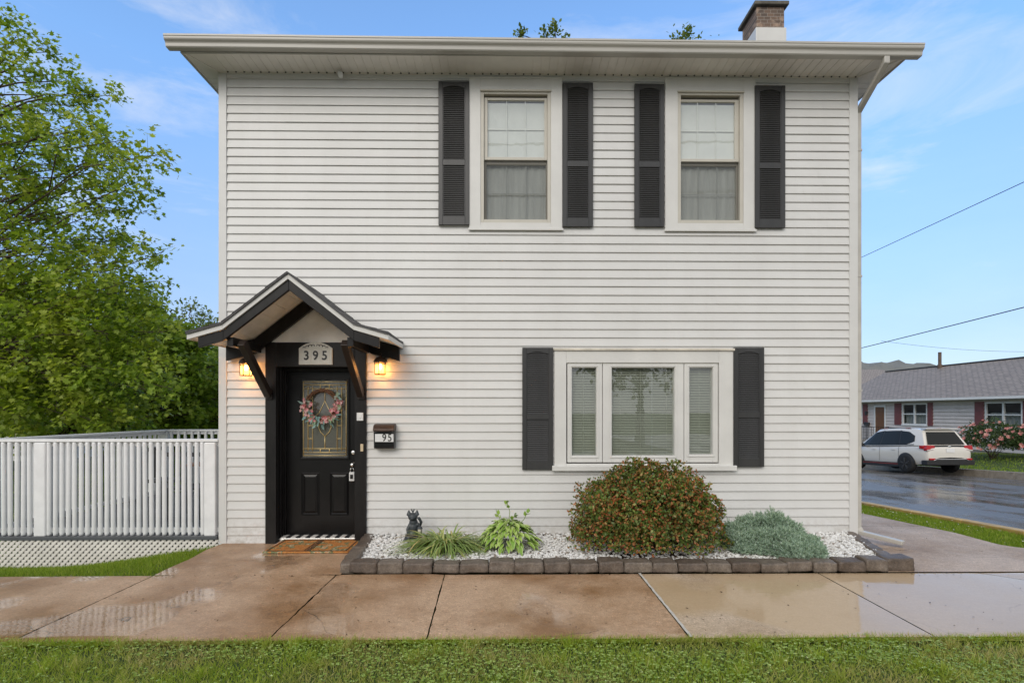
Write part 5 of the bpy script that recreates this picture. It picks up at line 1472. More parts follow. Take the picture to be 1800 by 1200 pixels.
for k in range(150):   # the half of the crown outside the picture
    u = Vector((rnd.gauss(0, 1), rnd.gauss(0, 1), rnd.gauss(0, 1))).normalized(); p = Vector((-11.2, 4.0, 4.9))+Vector((u.x*2.6, u.y*2.3, u.z*4.0))*rnd.uniform(.6, 1)
    if p.x < -10.2 or (p.y > 5.0 and p.x < -8.6): cl_.append((p, .55))
tree('leafy_tree', (-10.6, 3.9, gz(-10, 3.9)-.05), (-10.9, 3.9, 8.2), .20, cl_, LF1, .082, 'tall leafy tree with loose bright green branches left of the house', twigs=11, per=19, limb=.026)
# broad bush mass behind the deck
def ball_clusters(c, rad, n, cr, zlow=-1, f0=.7):
    out = []
    for k in range(n):
        u = Vector((rnd.gauss(0, 1), rnd.gauss(0, 1), rnd.gauss(0, 1))).normalized()
        if u.z < zlow: u.z = -u.z*.4
        p = Vector(c)+Vector((u.x*rad[0], u.y*rad[1], u.z*rad[2]))*rnd.uniform(f0, 1.0); out.append((p, cr*rnd.uniform(.8, 1.25)))
    return out
def px_tree(name, px, py0, pw, Y, mat, leaf, n, cr, label, rz=1.0, group=None, zb=None, **kw):
    """crown whose top sits at pixel (px,py0), about pw pixels wide, at depth Y"""
    tp = at(px, py0, Y); w = abs(at(px+pw/2, py0, Y).x-tp.x); zb = gz(tp.x, min(Y, 24)) if zb is None else zb
    h = tp.z-zb; c = (tp.x, Y, zb+h*.56); rad = (w, w*rz, h*.44)
    return tree(name, (tp.x, Y, zb-.1), (tp.x, Y, zb+h*.78), .06+.015*h, ball_clusters(c, rad, n, cr), mat, leaf, label, 'tree', group, **kw)
G_ = 'trees and shrubs behind the deck'
px_tree('shrub_tree', 335, 588, 150, 9.0, LF1, .12, 60, .42, 'dense dark green shrubby tree behind the deck against the house corner', group=G_, twigs=10, per=16)
px_tree('shrub_tree', 265, 560, 170, 8.0, LF1, .13, 60, .45, 'bright green broad shrubby tree behind the deck railing', group=G_, twigs=10, per=16)
px_tree('shrub_tree', 385, 610, 150, 11.5, LF1, .13, 60, .45, 'light green shrubby tree directly behind the house corner board', group=G_, twigs=10, per=16)
px_tree('shrub_tree', 215, 600, 160, 10.5, LF1, .13, 60, .45, 'light green shrubby tree behind the middle of the deck railing', group=G_, twigs=10, per=16)
px_tree('evergreen_tree', 190, 500, 230, 13.0, LF3, .16, 70, .6, 'dull grey green evergreen rising behind the bright leafy tree', group=G_, twigs=10, per=16, T=LEAF3)
px_tree('shrub_tree', 110, 540, 260, 9.5, LF1, .14, 70, .55, 'dark green shrubby tree half hidden behind the tall leafy tree', group=G_, twigs=10, per=16)
px_tree('shrub_tree', -60, 560, 280, 10.5, LF2, .14, 60, .55, 'dark green shrubby tree at the left edge of the yard', group=G_, twigs=9, per=14)
# airy tree with upright sprigs
sp_ = [(336, 545), (322, 556), (348, 560), (362, 556), (376, 572), (310, 575), (335, 578), (356, 580), (384, 590), (300, 590), (330, 600), (365, 604), (345, 620)]
cl_ = pxc(sp_, 15, 17, .55)+ball_clusters((at(345, 640, 16).x, 16, 2.6), (1.9, 1.6, 1.6), 22, .6)
tree('sprig_tree', (at(345, 700, 16).x, 16, -.4), tuple(at(340, 585, 16)), .10, cl_, LF4, .15, 'airy pale green tree with upright sprigs behind the canopy', group=G_, twigs=8, per=9, aniso=1.6, T=LEAF3, droop=-.3)
# tree tops over the roof
for px, py, w_, lab in ((975, 40, 60, 'narrow tree top just showing over the middle of the roof'), (1202, 50, 60, 'small tree top showing over the roof beside the chimney')):
    Y = 15; tp = at(px, py, Y); cl_ = [(tp-Vector((rnd.uniform(-.12, .12), 0, .30)), .26), (tp-Vector((.35, .2, .75)), .35), (tp-Vector((-.4, -.2, .8)), .35)]
    if px < 1000: cl_.append((at(914, 62, Y), .14))
    for k in range(24): z = k/24; a = rnd.uniform(0, 6.28); r_ = .4+1.9*z; cl_.append((Vector((tp.x+r_*math.cos(a), Y+r_*math.sin(a), tp.z-1.3-z*9)), .75))
    tree('tall_tree', (tp.x, Y, -1.1), (tp.x, Y, tp.z-.7), .24, cl_, LF4, .15, lab, group='tree tops over the roof', twigs=9, per=12, droop=-.1, T=LEAF3)

# ------------------------------------------------------------------ buildings around
HGLASS = glassmat('dark_pane', (.5, .52, .52), 1.5)
SID2 = paint('pale_siding', (.58, .52, .475), .5, .1, 2); WHT = paint('white_frame', (.72, .72, .70), .45, .06, 5)
REDSH = paint('brick_red_shutter', (.19, .055, .052), .5, .15, 4)
ROOFG, nt, b = nodes('grey_shingle')
f = noise(nt, 7, 6, .75, stretch=(1, .5, 1)); tc = N(nt, 'ShaderNodeTexCoord'); wv = N(nt, 'ShaderNodeTexBrick'); wv.inputs['Scale'].default_value = 1.0
mp = N(nt, 'ShaderNodeMapping'); mp.inputs['Rotation'].default_value = (0, 0, R(90)); nt.links.new(tc.outputs['Object'], mp.inputs[0]); nt.links.new(mp.outputs[0], wv.inputs[0])
wv.inputs['Color1'].default_value = (.225, .19, .165, 1); wv.inputs['Color2'].default_value = (.35, .30, .26, 1); wv.inputs['Mortar'].default_value = (.04, .036, .034, 1)
wv.inputs['Mortar Size'].default_value = .026; wv.inputs['Brick Width'].default_value = .34; wv.inputs['Row Height'].default_value = .145
nt.links.new(mixc(nt, .45, wv.outputs[0], ramp(nt, f, [(.3, (.16, .135, .115)), (.7, (.39, .335, .285))])), b.inputs['Base Color']); b.inputs['Roughness'].default_value = .65
bump(nt, b, f, .3, .02)
RX = 23.6; YN, YFAR = 10.0, 29.2; RZ0, RZ1 = gz(24, 20)-.3, 2.2
rh = empty('ranch_house', (RX+3.6, (YN+YFAR)/2, RZ0), 'low single storey house with grey shingle roof and red shutters across the street', 'house')
r0 = Vector(rh.location)
def rp(o): o.parent = rh; o.matrix_parent_inverse = Matrix.Translation(-r0); return o
mb = MB()
w1 = (atx(1587, 730, RX).y, atx(1631, 730, RX).y); w2 = (atx(1733, 730, RX).y, atx(1799, 730, RX).y); w0 = (atx(1478, 730, RX).y, atx(1517, 730, RX).y)
wz = (.80, 2.03); dy_ = (atx(1540, 730, RX).y, atx(1556, 730, RX).y)
holes = [(min(w), max(w), *wz) for w in (w0, w1, w2)]
siding(mb, YN, YFAR, -.35, RZ1+.02, .19, -.35, holes+[(min(dy_)-.1, max(dy_)+.1, -.36, 1.95)], None, M=lambda u, y, z: (RX+y, u, z), depth=.045)
X0 = RX+.012
Y_ = sorted({YN, YFAR, *[h[0] for h in holes], *[h[1] for h in holes]}); Z_ = [RZ0, wz[0], wz[1], RZ1+.15]
for a, b_ in zip(Y_, Y_[1:]):
    for c_, d_ in zip(Z_, Z_[1:]):
        if any(h[0] < (a+b_)/2 < h[1] and h[2] < (c_+d_)/2 < h[3] for h in holes): continue
        mb.quad((X0, a, c_), (X0, b_, c_), (X0, b_, d_), (X0, a, d_))
mb.quad((RX+7.2, YN, RZ0), (RX+7.2, YFAR, RZ0), (RX+7.2, YFAR, RZ1+.1), (RX+7.2, YN, RZ1+.1))
for yy in (YN, YFAR): mb.add([(X0, yy, RZ0), (RX+7.2, yy, RZ0), (RX+7.2, yy, RZ1), (RX+3.6, yy, 4.25), (X0, yy, RZ1)], [(0, 1, 2, 3, 4)])
rp(mb.build('wall', SID2, fix=False))
mb = MB(); mb.quad((RX+.8, YN, -.5), (RX+.8, YFAR, -.5), (RX+.8, YFAR, 2.4), (RX+.8, YN, 2.4)); rp(mb.build('interior_wall', paint('dim_interior', (.10, .095, .09), .9, .2, 2), fix=False))
mb = MB(); mb.box(RX+.001, RX+.05, YN, YFAR, RZ0-.5, -.36); rp(mb.build('foundation', paint('block_wall', (.28, .25, .22), .8, .2, 3)))
EX, EZ = RX-.55, 2.16; RXX, RZZ = RX+3.5, at(1578, 652, 29.2).z
RZZ = 4.40
mb = MB(); YA, YB_ = YN-.4, YFAR+.35
mb.add([(EX, YA, EZ+.14), (RXX, YA, RZZ), (RXX+4.2, YA, EZ+.14), (EX, YB_, EZ+.14), (RXX, YB_, RZZ), (RXX+4.2, YB_, EZ+.14), (EX, YA, EZ), (RXX, YA, RZZ-.14), (RXX+4.2, YA, EZ), (EX, YB_, EZ), (RXX, YB_, RZZ-.14), (RXX+4.2, YB_, EZ)],
       [(0, 1, 4, 3), (1, 2, 5, 4), (6, 9, 10, 7), (7, 10, 11, 8), (0, 3, 9, 6), (0, 6, 7, 1), (1, 7, 8, 2), (3, 4, 10, 9), (4, 5, 11, 10), (2, 8, 11, 5)])
rfo = rp(mb.build('roof', ROOFG))
mb = MB(); mb.box(RXX-.12, RXX+.12, YA, YB_, RZZ-.03, RZZ+.035); g = mb.build('ridge_cap', DARKM); g.parent = rfo
pv = at(1652, 640, 27); YV = 22.4; ax_ = atx(1652, 640, RXX-.25)
mb = MB(); mb.tube([(ax_.x, ax_.y, RZZ-.3), (ax_.x, ax_.y, ax_.z+(640-619)*ax_.y/F*1.28)], .09, 10); mb.tube([(ax_.x, ax_.y+.0, RZZ-.3), (ax_.x, ax_.y, RZZ+.06)], .13, 10)
g = mb.build('chimney_pipe', paint('brown_pipe', (.11, .075, .055), .7, .3, 5)); g.parent = rfo
mb = MB(); mb.box(EX-.12, EX-.005, YA, YB_, EZ+.01, EZ+.13); rp(mb.build('gutter', WHT))
mb = MB(); mb.box(EX, RX, YA+.4, YB_-.3, EZ-.01, EZ+.01); rp(mb.build('soffit', WHT))
for w in (w0, w1, w2):
    a, b_ = min(w), max(w); mb = MB()
    for yy in (a, (a+b_)/2-.045, b_-.07): mb.box(RX-.05, RX+.05, yy, yy+(.09 if yy not in (a, b_-.07) else .07), *wz)
    for z, h in ((wz[0], .07), ((wz[0]+wz[1])/2-.03, .06), (wz[1]-.07, .07)): mb.box(RX-.045, RX+.045, a+.07, b_-.07, z, z+h)
    mb.box(RX-.075, RX-.0505, a-.05, b_+.05, wz[0]-.06, wz[0]+.01)
    o = rp(mb.build('window', WHT, bevel=.006))
    mb = MB(); mb.quad((RX+.02, a, wz[0]), (RX+.02, b_, wz[0]), (RX+.02, b_, wz[1]), (RX+.02, a, wz[1])); g = mb.build('pane', HGLASS, fix=False); g.parent = o
    c_ = MB()
    for i in range(40):
        ya, yb = a+(b_-a)*i/40, a+(b_-a)*(i+1)/40
        c_.quad((RX+.16+.02*math.sin(i*1.3), ya, wz[0]), (RX+.16+.02*math.sin((i+1)*1.3), yb, wz[0]), (RX+.16+.02*math.sin((i+1)*1.3), yb, wz[0]+.72), (RX+.16+.02*math.sin(i*1.3), ya, wz[0]+.72))
    g = c_.build('curtain', CURT, fix=False); g.parent = o
for p0, p1 in ((1518, 1526), (1573, 1586), (1632, 1641), (1715, 1731), (1800, 1813)):
    a, b_ = atx(p0, 730, RX).y, atx(p1, 730, RX).y; a, b_ = min(a, b_), max(a, b_)
    if b_-a > .52: m_ = (a+b_)/2; a, b_ = m_-.26, m_+.26
    mb = MB(); mb.box(RX-.06, RX-.026, a, b_, wz[0]-.03, wz[1]+.03)
    for k in range(16): z = wz[0]+.06+k*.075; mb.box(RX-.072, RX-.0605, a+.06, b_-.06, z, z+.03)
    rp(mb.build('shutter', REDSH))
a, b_ = min(dy_), max(dy_); mb = MB(); mb.box(RX-.04, RX-.026, a, b_, -.2, 1.84); mb.box(RX-.05, RX-.0405, a+.15, b_-.15, .9, 1.6); o = rp(mb.build('door', paint('brown_door', (.15, .062, .02), .45, .2, 5), bevel=.005))
mb = MB(); mb.box(RX-.06, RX-.025, a-.11, a-.002, -.2, 1.96); mb.box(RX-.06, RX-.025, b_+.002, b_+.11, -.2, 1.96); mb.box(RX-.06, RX-.025, a-.002, b_+.002, 1.845, 1.96); g = mb.build('door_frame', WHT); g.parent = o
mb = MB(); mb.box(RX-1.5, RX-.061, a-.5, b_+.5, -.95, -.22); rp(mb.build('stoop', KERBM))
mb = MB()
for yy in (a-.45, b_+.45):
    mb.tube([(RX-1.45, yy, -.22), (RX-1.45, yy, .62), (RX-.1, yy, .62)], .025, 6)
    for k in range(9): x = RX-1.35+k*.15; mb.tube([(x, yy, -.22), (x, yy, .60)], .012, 5)
for k in range(12): yv = a-.45+(b_-a+.9)*k/11; mb.tube([(RX-1.45, yv, -.22), (RX-1.45, yv, .60)], .012, 5)
mb.tube([(RX-1.45, a-.45, .62), (RX-1.45, b_+.45, .62)], .025, 6)
rp(mb.build('railing', DARKM))
ly = b_+.75
mb = MB(); mb.box(RX-.16, RX-.027, ly-.07, ly+.07, 1.35, 1.58); mb.box(RX-.14, RX-.027, ly-.25, ly+.2, .66, .88); rp(mb.build('porch_lamp', DARKM, bevel=.02))

# white house seen through the leaves at the left
fh = empty('neighbour_house', (-16, 15, -.5), 'white neighbouring house glimpsed through the tree at the left edge', 'house')
f0 = Vector(fh.location)
def fp(o): o.parent = fh; o.matrix_parent_inverse = Matrix.Translation(-f0); return o
FX0, FX1, FY = at(-420, 740, 14).x, at(92, 740, 14).x, 14
mb = MB(); siding(mb, FX0, FX1, -.6, 3.2, .15, -.6, [], None, M=lambda x, y, z: (x, FY+y, z)); mb.box(FX0, FX1, FY+.01, FY+7, -.7, 3.2); fp(mb.build('wall', WHT, fix=False))
mb = MB(); mb.prism([(FY-.4, 3.15), (FY+3.5, 5.2), (FY+7.4, 3.15)], 'x', FX0-.3, FX1+.3); fp(mb.build('roof', ROOFG))
for p0, p1, nm in ((8, 20, 'window'), (42, 60, 'window'), (66, 88, 'door')):
    a, b_ = at(p0, 740, FY).x, at(p1, 740, FY).x
    zz0 = .55 if nm == 'window' else -.2
    mb = MB(); frame4(mb, (a, b_, zz0, 2.1), .07, FY-.09, FY-.03); o = fp(mb.build(nm, WHT))
    mb = MB(); mb.quad((a+.05, FY-.05, zz0), (b_-.05, FY-.05, zz0), (b_-.05, FY-.05, 2.1), (a+.05, FY-.05, 2.1)); g = mb.build('pane', DARKM, fix=False); g.parent = o

# house behind the ranch, and the wooded hill
bh = empty('distant_house', (at(1520, 700, 55).x, 55, -1.4), 'distant house with grey roof beyond the low house, partly hidden by the corner board', 'house')
b0 = Vector(bh.location)
Xa, Xb = at(1440, 690, 52).x, at(1600, 690, 52).x; za, zb = at(1500, 678, 52).z, at(1500, 652, 57).z
mb = MB(); mb.box(Xa, Xb, 52, 62, -1.6, za); o = mb.build('wall', paint('brick_wall', (.24, .10, .08), .8, .2, 3)); o.parent = bh; o.matrix_parent_inverse = Matrix.Translation(-b0)
mb = MB(); mb.prism([(51.4, za-.1), (57, zb), (62.6, za-.1), (62.6, za+.05), (57, zb+.2), (51.4, za+.05)], 'x', Xa-.5, Xb+.5); o = mb.build('roof', ROOFG); o.parent = bh; o.matrix_parent_inverse = Matrix.Translation(-b0)
HILL, nt, b = nodes('haze_grey_hill')
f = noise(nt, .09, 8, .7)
nt.links.new(ramp(nt, f, [(.3, (.13, .135, .13)), (.7, (.19, .195, .185))]), b.inputs['Base Color']); b.inputs['Roughness'].default_value = .95  # woodland greyed: distance haze put into the base colour, no air volume
HY_ = 330; xs = lin(-420, 620, 260); ys = lin(HY_-60, HY_+90, 26)
def hz(x, y):
    e = smooth(-420, -200, x)*smooth(620, 420, x); pk = 47*e*(.80+.12*math.sin(x*.013+1.0)+.05*math.sin(x*.031))*1.02
    pk *= 1-.35*smooth(272, 330, x)
    t = math.exp(-((y-HY_)/38)**2)
    return -1.6+pk*t+(2.6*mnoise.noise((x*.11, y*.11, 0))+1.6*mnoise.noise((x*.33, y*.3, 4)))*t*e
sheet('hill', xs, ys, 0, HILL, zf=hz, smooth_=False)

# ------------------------------------------------------------------ flowering bushes across the street
ROSE = leafmat('rose_leaf', [(0, (.03, .06, .015)), (.6, (.06, .10, .028)), (1, (.11, .15, .05))], .3)
PINK = leafmat('pink_rose', [(0, (.62, .17, .18)), (.5, (.66, .30, .27)), (1, (.72, .46, .40))], .3); REDF = leafmat('red_rose', [(0, (.40, .035, .045)), (1, (.55, .09, .10))], .3)
def rosebush(c, rad, n, nf, fm, label, fs=.07):
    t = shrub('rose_bush', c, n, rad, .07, ROSE, label, 'bush', 'flowering bushes in the yard across the street', lobes=.28, per=4, zoff=rad[2]*.75, stems=16, shell=.5)
    P, d = mound(nf, rad, .28, shell=.12); P[:, 2] += rad[2]*.75; k = (d[:, 0] < .3); P, d = P[k], d[k]
    v, f = flowers(P, rng.uniform(fs*.6, fs*1.15, len(P)), unit(d+[-.2, -.4, .2]), 7); v2, f2 = flowers(P, rng.uniform(fs*.3, fs*.6, len(P)), unit(d+[-.2, -.4, .2]+rng.normal(0, .3, d.shape)), 6)
    v, f = merge([(v, f), (v2, f2)]); npmesh('blossoms', v, f, fm, t)
c = atx(1745, 800, 21.0); rosebush((21.0, c.y, gz(21, c.y)-.05), (1.0, 1.15, .92), 1900, 110, PINK, 'large pink flowering rose bush at the right edge in front of the low house', .10)
c = atx(1808, 800, 21.4); rosebush((21.6, c.y-.2, gz(21, c.y)-.05), (1.0, 1.0, .9), 1500, 60, PINK, 'pink flowering bush cut off by the right edge of the photo', .10)
c = atx(1562, 770, 22.2); rosebush((22.2, c.y, gz(22, c.y)-.05), (.6, 1.0, .62), 700, 70, REDF, 'red flowering bush behind the white car near the brown door', .09)
c = atx(1535, 770, 21.6); rosebush((21.6, c.y-1.2, gz(22, c.y)-.05), (.5, .6, .5), 400, 34, REDF, 'small red flowering bush beside the stoop railing', .09)
# ------------------------------------------------------------------ parked car (white compact SUV). y forward, x right
CARW, nt, b = nodes('white_car_paint'); b.inputs['Base Color'].default_value = (.66, .63, .57, 1); b.inputs['Roughness'].default_value = .3; b.inputs['Coat Weight'].default_value = .8; b.inputs['Coat Roughness'].default_value = .03
CARG, nt, b = nodes('car_glass'); b.inputs['Base Color'].default_value = (.014, .015, .013, 1); b.inputs['Roughness'].default_value = .04; b.inputs['Specular IOR Level'].default_value = .22
PLAS = paint('black_trim_plastic', (.018, .018, .019), .55, .15, 12); TYRE = paint('tyre_rubber', (.014, .014, .014), .75, .2, 14); RIMB = paint('dark_alloy', (.10, .10, .105), .3, .1, 20, metal=.6)
LAMPR, nt, b = nodes('red_lamp_lens'); b.inputs['Base Color'].default_value = (.42, .012, .018, 1); b.inputs['Roughness'].default_value = .12; LAMPC = paint('clear_lamp_lens', (.5, .45, .43), .12, .1, 20)
ACC = paint('red_brown_accent', (.22, .035, .03), .45, .1, 20)
rw = atz(1599, 828, -.78); sy = 12.9
CXp = at(1599, 828, sy-1.335+2.67).x
car = empty('parked_car', (16.35, 14.45, gz(16.3, 14.45)-.03), 'white compact SUV parked on the wet street facing away', 'car')
car.rotation_euler = (R(-3.1), 0, R(1.0))
def loft(rings, close=True):
    mb = MB(); k = len(rings[0])
    for r_ in rings: mb.v += r_
    for i in range(len(rings)-1):
        for j in range(k-1):
            a = i*k+j; mb.f.append((a, a+1, a+k+1, a+k)); mb.m.append(0)
    mb.f += [tuple(range(k)), tuple((len(rings)-1)*k+j for j in range(k-1, -1, -1))]; mb.m += [0, 0]
    return mb
stn = [(-2.30, .70, .62, .86), (-2.29, .80, .46, .98), (-2.22, .86, .40, 1.04), (-1.95, .895, .34, 1.06), (-1.3, .905, .30, 1.045), (-.6, .905, .27, 1.02), (0, .905, .27, 1.0), (.7, .905, .27, .985), (1.15, .90, .28, .985), (1.35, .895, .29, .985), (1.9, .87, .32, .92), (2.18, .80, .36, .84), (2.28, .72, .42, .74), (2.32, .55, .50, .64)]
rings = []
for y, w, zl, zb in stn:
    half = [(w*.90, zl), (w*.975, zl+.10), (w, zl+(zb-zl)*.45), (w*.985, zl+(zb-zl)*.75), (w*.95, zb-.03), (w*.90, zb), (w*.45, zb+.02)]
    rings.append([(-x, y, z) for x, z in half]+[(x, y, z) for x, z in reversed(half)])
bd = loft(rings).build('body', CARW, car, smooth=True); md = bd.modifiers.new('sub', 'SUBSURF'); md.levels = md.render_levels = 1
# wheel arch cut-outs as dark liners, and cladding lips
WY = (-1.335, 1.335)
for s in (-1, 1):
    for wy in WY:
        mb = MB(); n = 18; P = [(s*.915, wy+.41*math.cos(R(180*i/n-2)), .36+.41*math.sin(R(180*i/n-2))) for i in range(n+1)]; Q = [(s*.925, wy+.345*math.cos(R(180*i/n-2)), .36+.345*math.sin(R(180*i/n-2))) for i in range(n+1)]; I_ = [(s*.70, wy+.345*math.cos(R(180*i/n-2)), .36+.345*math.sin(R(180*i/n-2))) for i in range(n+1)]
        O_ = [(s*.86, p[1], p[2]) for p in P]
        for i in range(n): mb.quad(P[i], P[i+1], Q[i+1], Q[i]); mb.quad(Q[i], Q[i+1], I_[i+1], I_[i]); mb.quad(O_[i], O_[i+1], P[i+1], P[i])
        mb.add([(s*.9145, q[1], q[2]) for q in Q], [tuple(range(n+1))])
        mb.build('wheel_arch', PLAS, car, smooth=False)
        w = MB(); M = Matrix.Rotation(R(90), 4, 'Y'); w.lathe([(.23, -.11), (.335, -.112), (.362, -.085), (.37, 0), (.362, .085), (.335, .112), (.23, .11)], 32, (s*.835, wy, .368), M=M); w_ = w.build('wheel', TYRE, car, smooth=True)
        m2 = MB(); m2.lathe([(.02, .0), (.235, .0), (.245, .012), (.235, .02)], 28, (s*(.835+.085), wy, .352), M=M)
        for k in range(5):
            for dlt in (-7, 7):
                a = R(72*k+90+dlt); m2.bar((s*.962, wy+.03*math.cos(a), .352+.03*math.sin(a)), (s*.955, wy+.232*math.cos(a), .352+.232*math.sin(a)), .024, .02, up=(1, 0, 0))
        m2.lathe([(.05, 0), (.045, .05)], 12, (s*.92, wy, .352), M=M)
        g = m2.build('rim', RIMB, car); g.parent = w_
# greenhouse
gh = [(-2.12, .83, 1.05, -1.86, .64, 1.60), (-1.75, .86, 1.05, -1.62, .655, 1.655), (-.8, .87, 1.03, -.75, .67, 1.70), (.1, .87, 1.01, .0, .665, 1.695), (.75, .865, 1.0, .30, .655, 1.66), (1.25, .84, .99, .42, .63, 1.62)]
rings = []
for y0, w0_, z0_, y1, w1_, z1_ in gh:
    half = [(w0_, y0, z0_), (w0_*.99, y0, z0_+.02), (w1_*1.02, y1, z1_-.03), (w1_*.93, y1, z1_+.02), (w1_*.4, y1, z1_+.045)]
    rings.append([(-x, y, z) for x, y, z in half]+[(x, y, z) for x, y, z in reversed(half)])
mb = loft(rings); rf_ = mb.build('roof', CARW, car, smooth=True); md = rf_.modifiers.new('es', 'EDGE_SPLIT'); md.split_angle = R(35)
def side_pt(s, y, t, off=.008):
    """point on the greenhouse side: y along the beltline, t up the window"""
    ys0 = [g[0] for g in gh]
    for i in range(len(gh)-1):
        if ys0[i] <= y <= ys0[i+1]:
            u = (y-ys0[i])/(ys0[i+1]-ys0[i]); g0, g1 = gh[i], gh[i+1]; L = [a+(b_-a)*u for a, b_ in zip(g0, g1)]; break
    w0_, z0_, y1, w1_, z1_ = L[1]*.99, L[2]+.02, L[3], L[4]*1.02, L[5]-.03
    return (s*(w0_+(w1_-w0_)*t+off), y+(y1-y)*t, z0_+(z1_-z0_)*t)
for s in (-1, 1):
    for ya, yb, ta, tb, kind in ((-1.72, -1.02, .86, .93, 'quarter'), (-.96, -.02, .93, .93, 'rear'), (.04, 1.12, .93, .90, 'front')):
        m_ = MB(); n = 8; lo_, hi_ = [], []
        for i in range(n+1):
            u = i/n; y = ya+(yb-ya)*u; t0 = .05; t1 = ta+(tb-ta)*u
            if kind == 'quarter': t0 = .05+.40*max(0, .55-u)**1.3; t1 = .62+.30*min(1, u*2.2) if u < .45 else ta+(tb-ta)*u
            lo_.append(side_pt(s, y, t0)); hi_.append(side_pt(s, y, t1))
        for i in range(n): m_.quad(lo_[i], lo_[i+1], hi_[i+1], hi_[i])
        m_.build('side_window', CARG, car, fix=False, smooth=True)
    m_ = MB()
    for ya, yb in ((-1.035, -.945), (-.035, .055)): m_.quad(side_pt(s, ya, .04, .006), side_pt(s, yb, .04, .006), side_pt(s, yb, .95, .006), side_pt(s, ya, .95, .006))
    m_.build('pillar_trim', PLAS, car, fix=False)
    m_ = MB(); m_.tube([side_pt(s, -1.70, .03, .012), side_pt(s, -1.0, .03, .012), side_pt(s, 0, .03, .012), side_pt(s, 1.15, .03, .012)], .012, 5); m_.build('window_trim', PLAS, car)
    m_ = MB(); m_.tube([side_pt(s, -1.5, 1.03, -.05), side_pt(s, -1.3, 1.09, -.055), side_pt(s, -.4, 1.10, -.055), side_pt(s, .1, 1.09, -.055), side_pt(s, .3, 1.03, -.05)], .02, 8); m_.build('roof_rail', PLAS, car, smooth=True)
    m_ = MB()
    for y in (-1.25, .05): p = Vector(side_pt(s, y, 1.08, -.055)); m_.box(p.x-.024, p.x+.024, p.y-.10, p.y+.10, p.z-.03, p.z+.026)
    m_.build('rail_accent', ACC, car)
    m_ = MB(); m_.box(s*.90-.012, s*.90+.012, -1.0, 1.0, .285, .37); m_.box(s*.885-.03, s*.885+.03, -.98, .98, .20, .284); g = m_.build('side_skirt', PLAS, car, bevel=.01)
    m_ = MB(); m_.box(s*.917-.004, s*.917+.004, -.95, .95, .30, .335); g2 = m_.build('skirt_accent', ACC, car); 
    m_ = MB(); m_.ball((s*1.0, .86, 1.06), (.10, .05, .07), 12); m_.bar((s*.88, .88, 1.02), (s*.96, .87, 1.03), .04, .03); m_.build('mirror', PLAS, car, smooth=True)
    for y in (-.72, .32): m_ = MB(); m_.box(s*.905-.012, s*.905+.014, y-.09, y+.09, .86, .885); m_.build('door_handle', CARW, car, bevel=.006)
m_ = MB()
for s in (-1, 1):
    for yv in (-.99, .01, 1.06): m_.tube([(s*.9085, yv, .42), (s*.9085, yv, .7), (s*.886, yv, .99)], .005, 4)
m_.build('door_seam', PLAS, car)
# rear: window, lamps, bumper, plate
def rear_pt(x, t, off=-.04):
    y0, w0_, z0_, y1, w1_, z1_ = gh[0]; return (x*(w0_+(w1_-w0_)*t), y0+(y1-y0)*t+off, z0_+.02+(z1_-z0_-.05)*t)
m_ = MB(); n = 8
for i in range(n):
    a, b_ = -.86+1.72*i/n, -.86+1.72*(i+1)/n; m_.quad(rear_pt(a, .04), rear_pt(b_, .04), rear_pt(b_, .97), rear_pt(a, .97))
m_.build('rear_window', CARG, car, fix=False)
m_ = MB(); m_.box(-.62, .62, -2.0, -1.75, 1.655, 1.69); m_.build('spoiler', CARW, car, bevel=.015)
m_ = MB(); m_.box(-.70, .70, -2.275, -2.20, .985, 1.055); m_.build('tailgate_trim', PLAS, car, bevel=.015)
m_ = MB(); m_.tube([(.03, -2.17, 1.13), (-.30, -2.15, 1.115)], .012, 6); m_.build('wiper', PLAS, car)
for s in (-1, 1):
    m_ = MB(); m_.prism([(s*.54, 1.0), (s*.60, .885), (s*.87, .86), (s*.885, .93), (s*.86, 1.06), (s*.60, 1.055)], 'y', -2.285, -2.14); m_.box(*sorted((s*.86, s*.905)), -2.16, -1.98, .93, 1.05)
    o = m_.build('tail_light', LAMPR, car, bevel=.012)
    m_ = MB(); m_.prism([(s*.615, .875), (s*.86, .845), (s*.87, .895), (s*.63, .925)], 'y', -2.297, -2.20); g = m_.build('clear_lens', LAMPC, car, bevel=.006); g.parent = o
    m_ = MB(); m_.box(*sorted((s*.60, s*.80)), -2.335, -2.26, .52, .58); m_.build('reflector', LAMPR, car, bevel=.01)
m_ = MB(); m_.prism([(-.90, .33), (.90, .33), (.905, .50), (.64, .52), (.58, .57), (-.58, .57), (-.64, .52), (-.905, .50)], 'y', -2.325, -2.05); m_.build('rear_bumper', PLAS, car, bevel=.02)
m_ = MB(); m_.tube([(-.66, -2.33, .50), (-.56, -2.335, .545), (.56, -2.335, .545), (.66, -2.33, .50)], .012, 6); m_.build('bumper_accent', CHROME, car)
m_ = MB(); m_.box(-.155, .155, -2.318, -2.305, .80, .945); m_.build('licence_plate', WHITEP, car)
m_ = MB(); m_.ball((0, -2.28, 1.005), (.07, .012, .035), 12); m_.build('badge', CHROME, car, smooth=True)
m_ = MB()
m_.quad((-.62, 1.22, 1.01), (.62, 1.22, 1.01), (.56, .44, 1.60), (-.56, .44, 1.60)); m_.v = [(x, y+.012, z+.012) for x, y, z in m_.v]; m_.build('windscreen', CARG, car, fix=False)
for s in (-1, 1): m_ = MB(); m_.prism([(s*.50, .70), (s*.80, .74), (s*.82, .84), (s*.55, .80)], 'y', 2.16, 2.31); m_.build('headlight', LAMPC, car, bevel=.01)

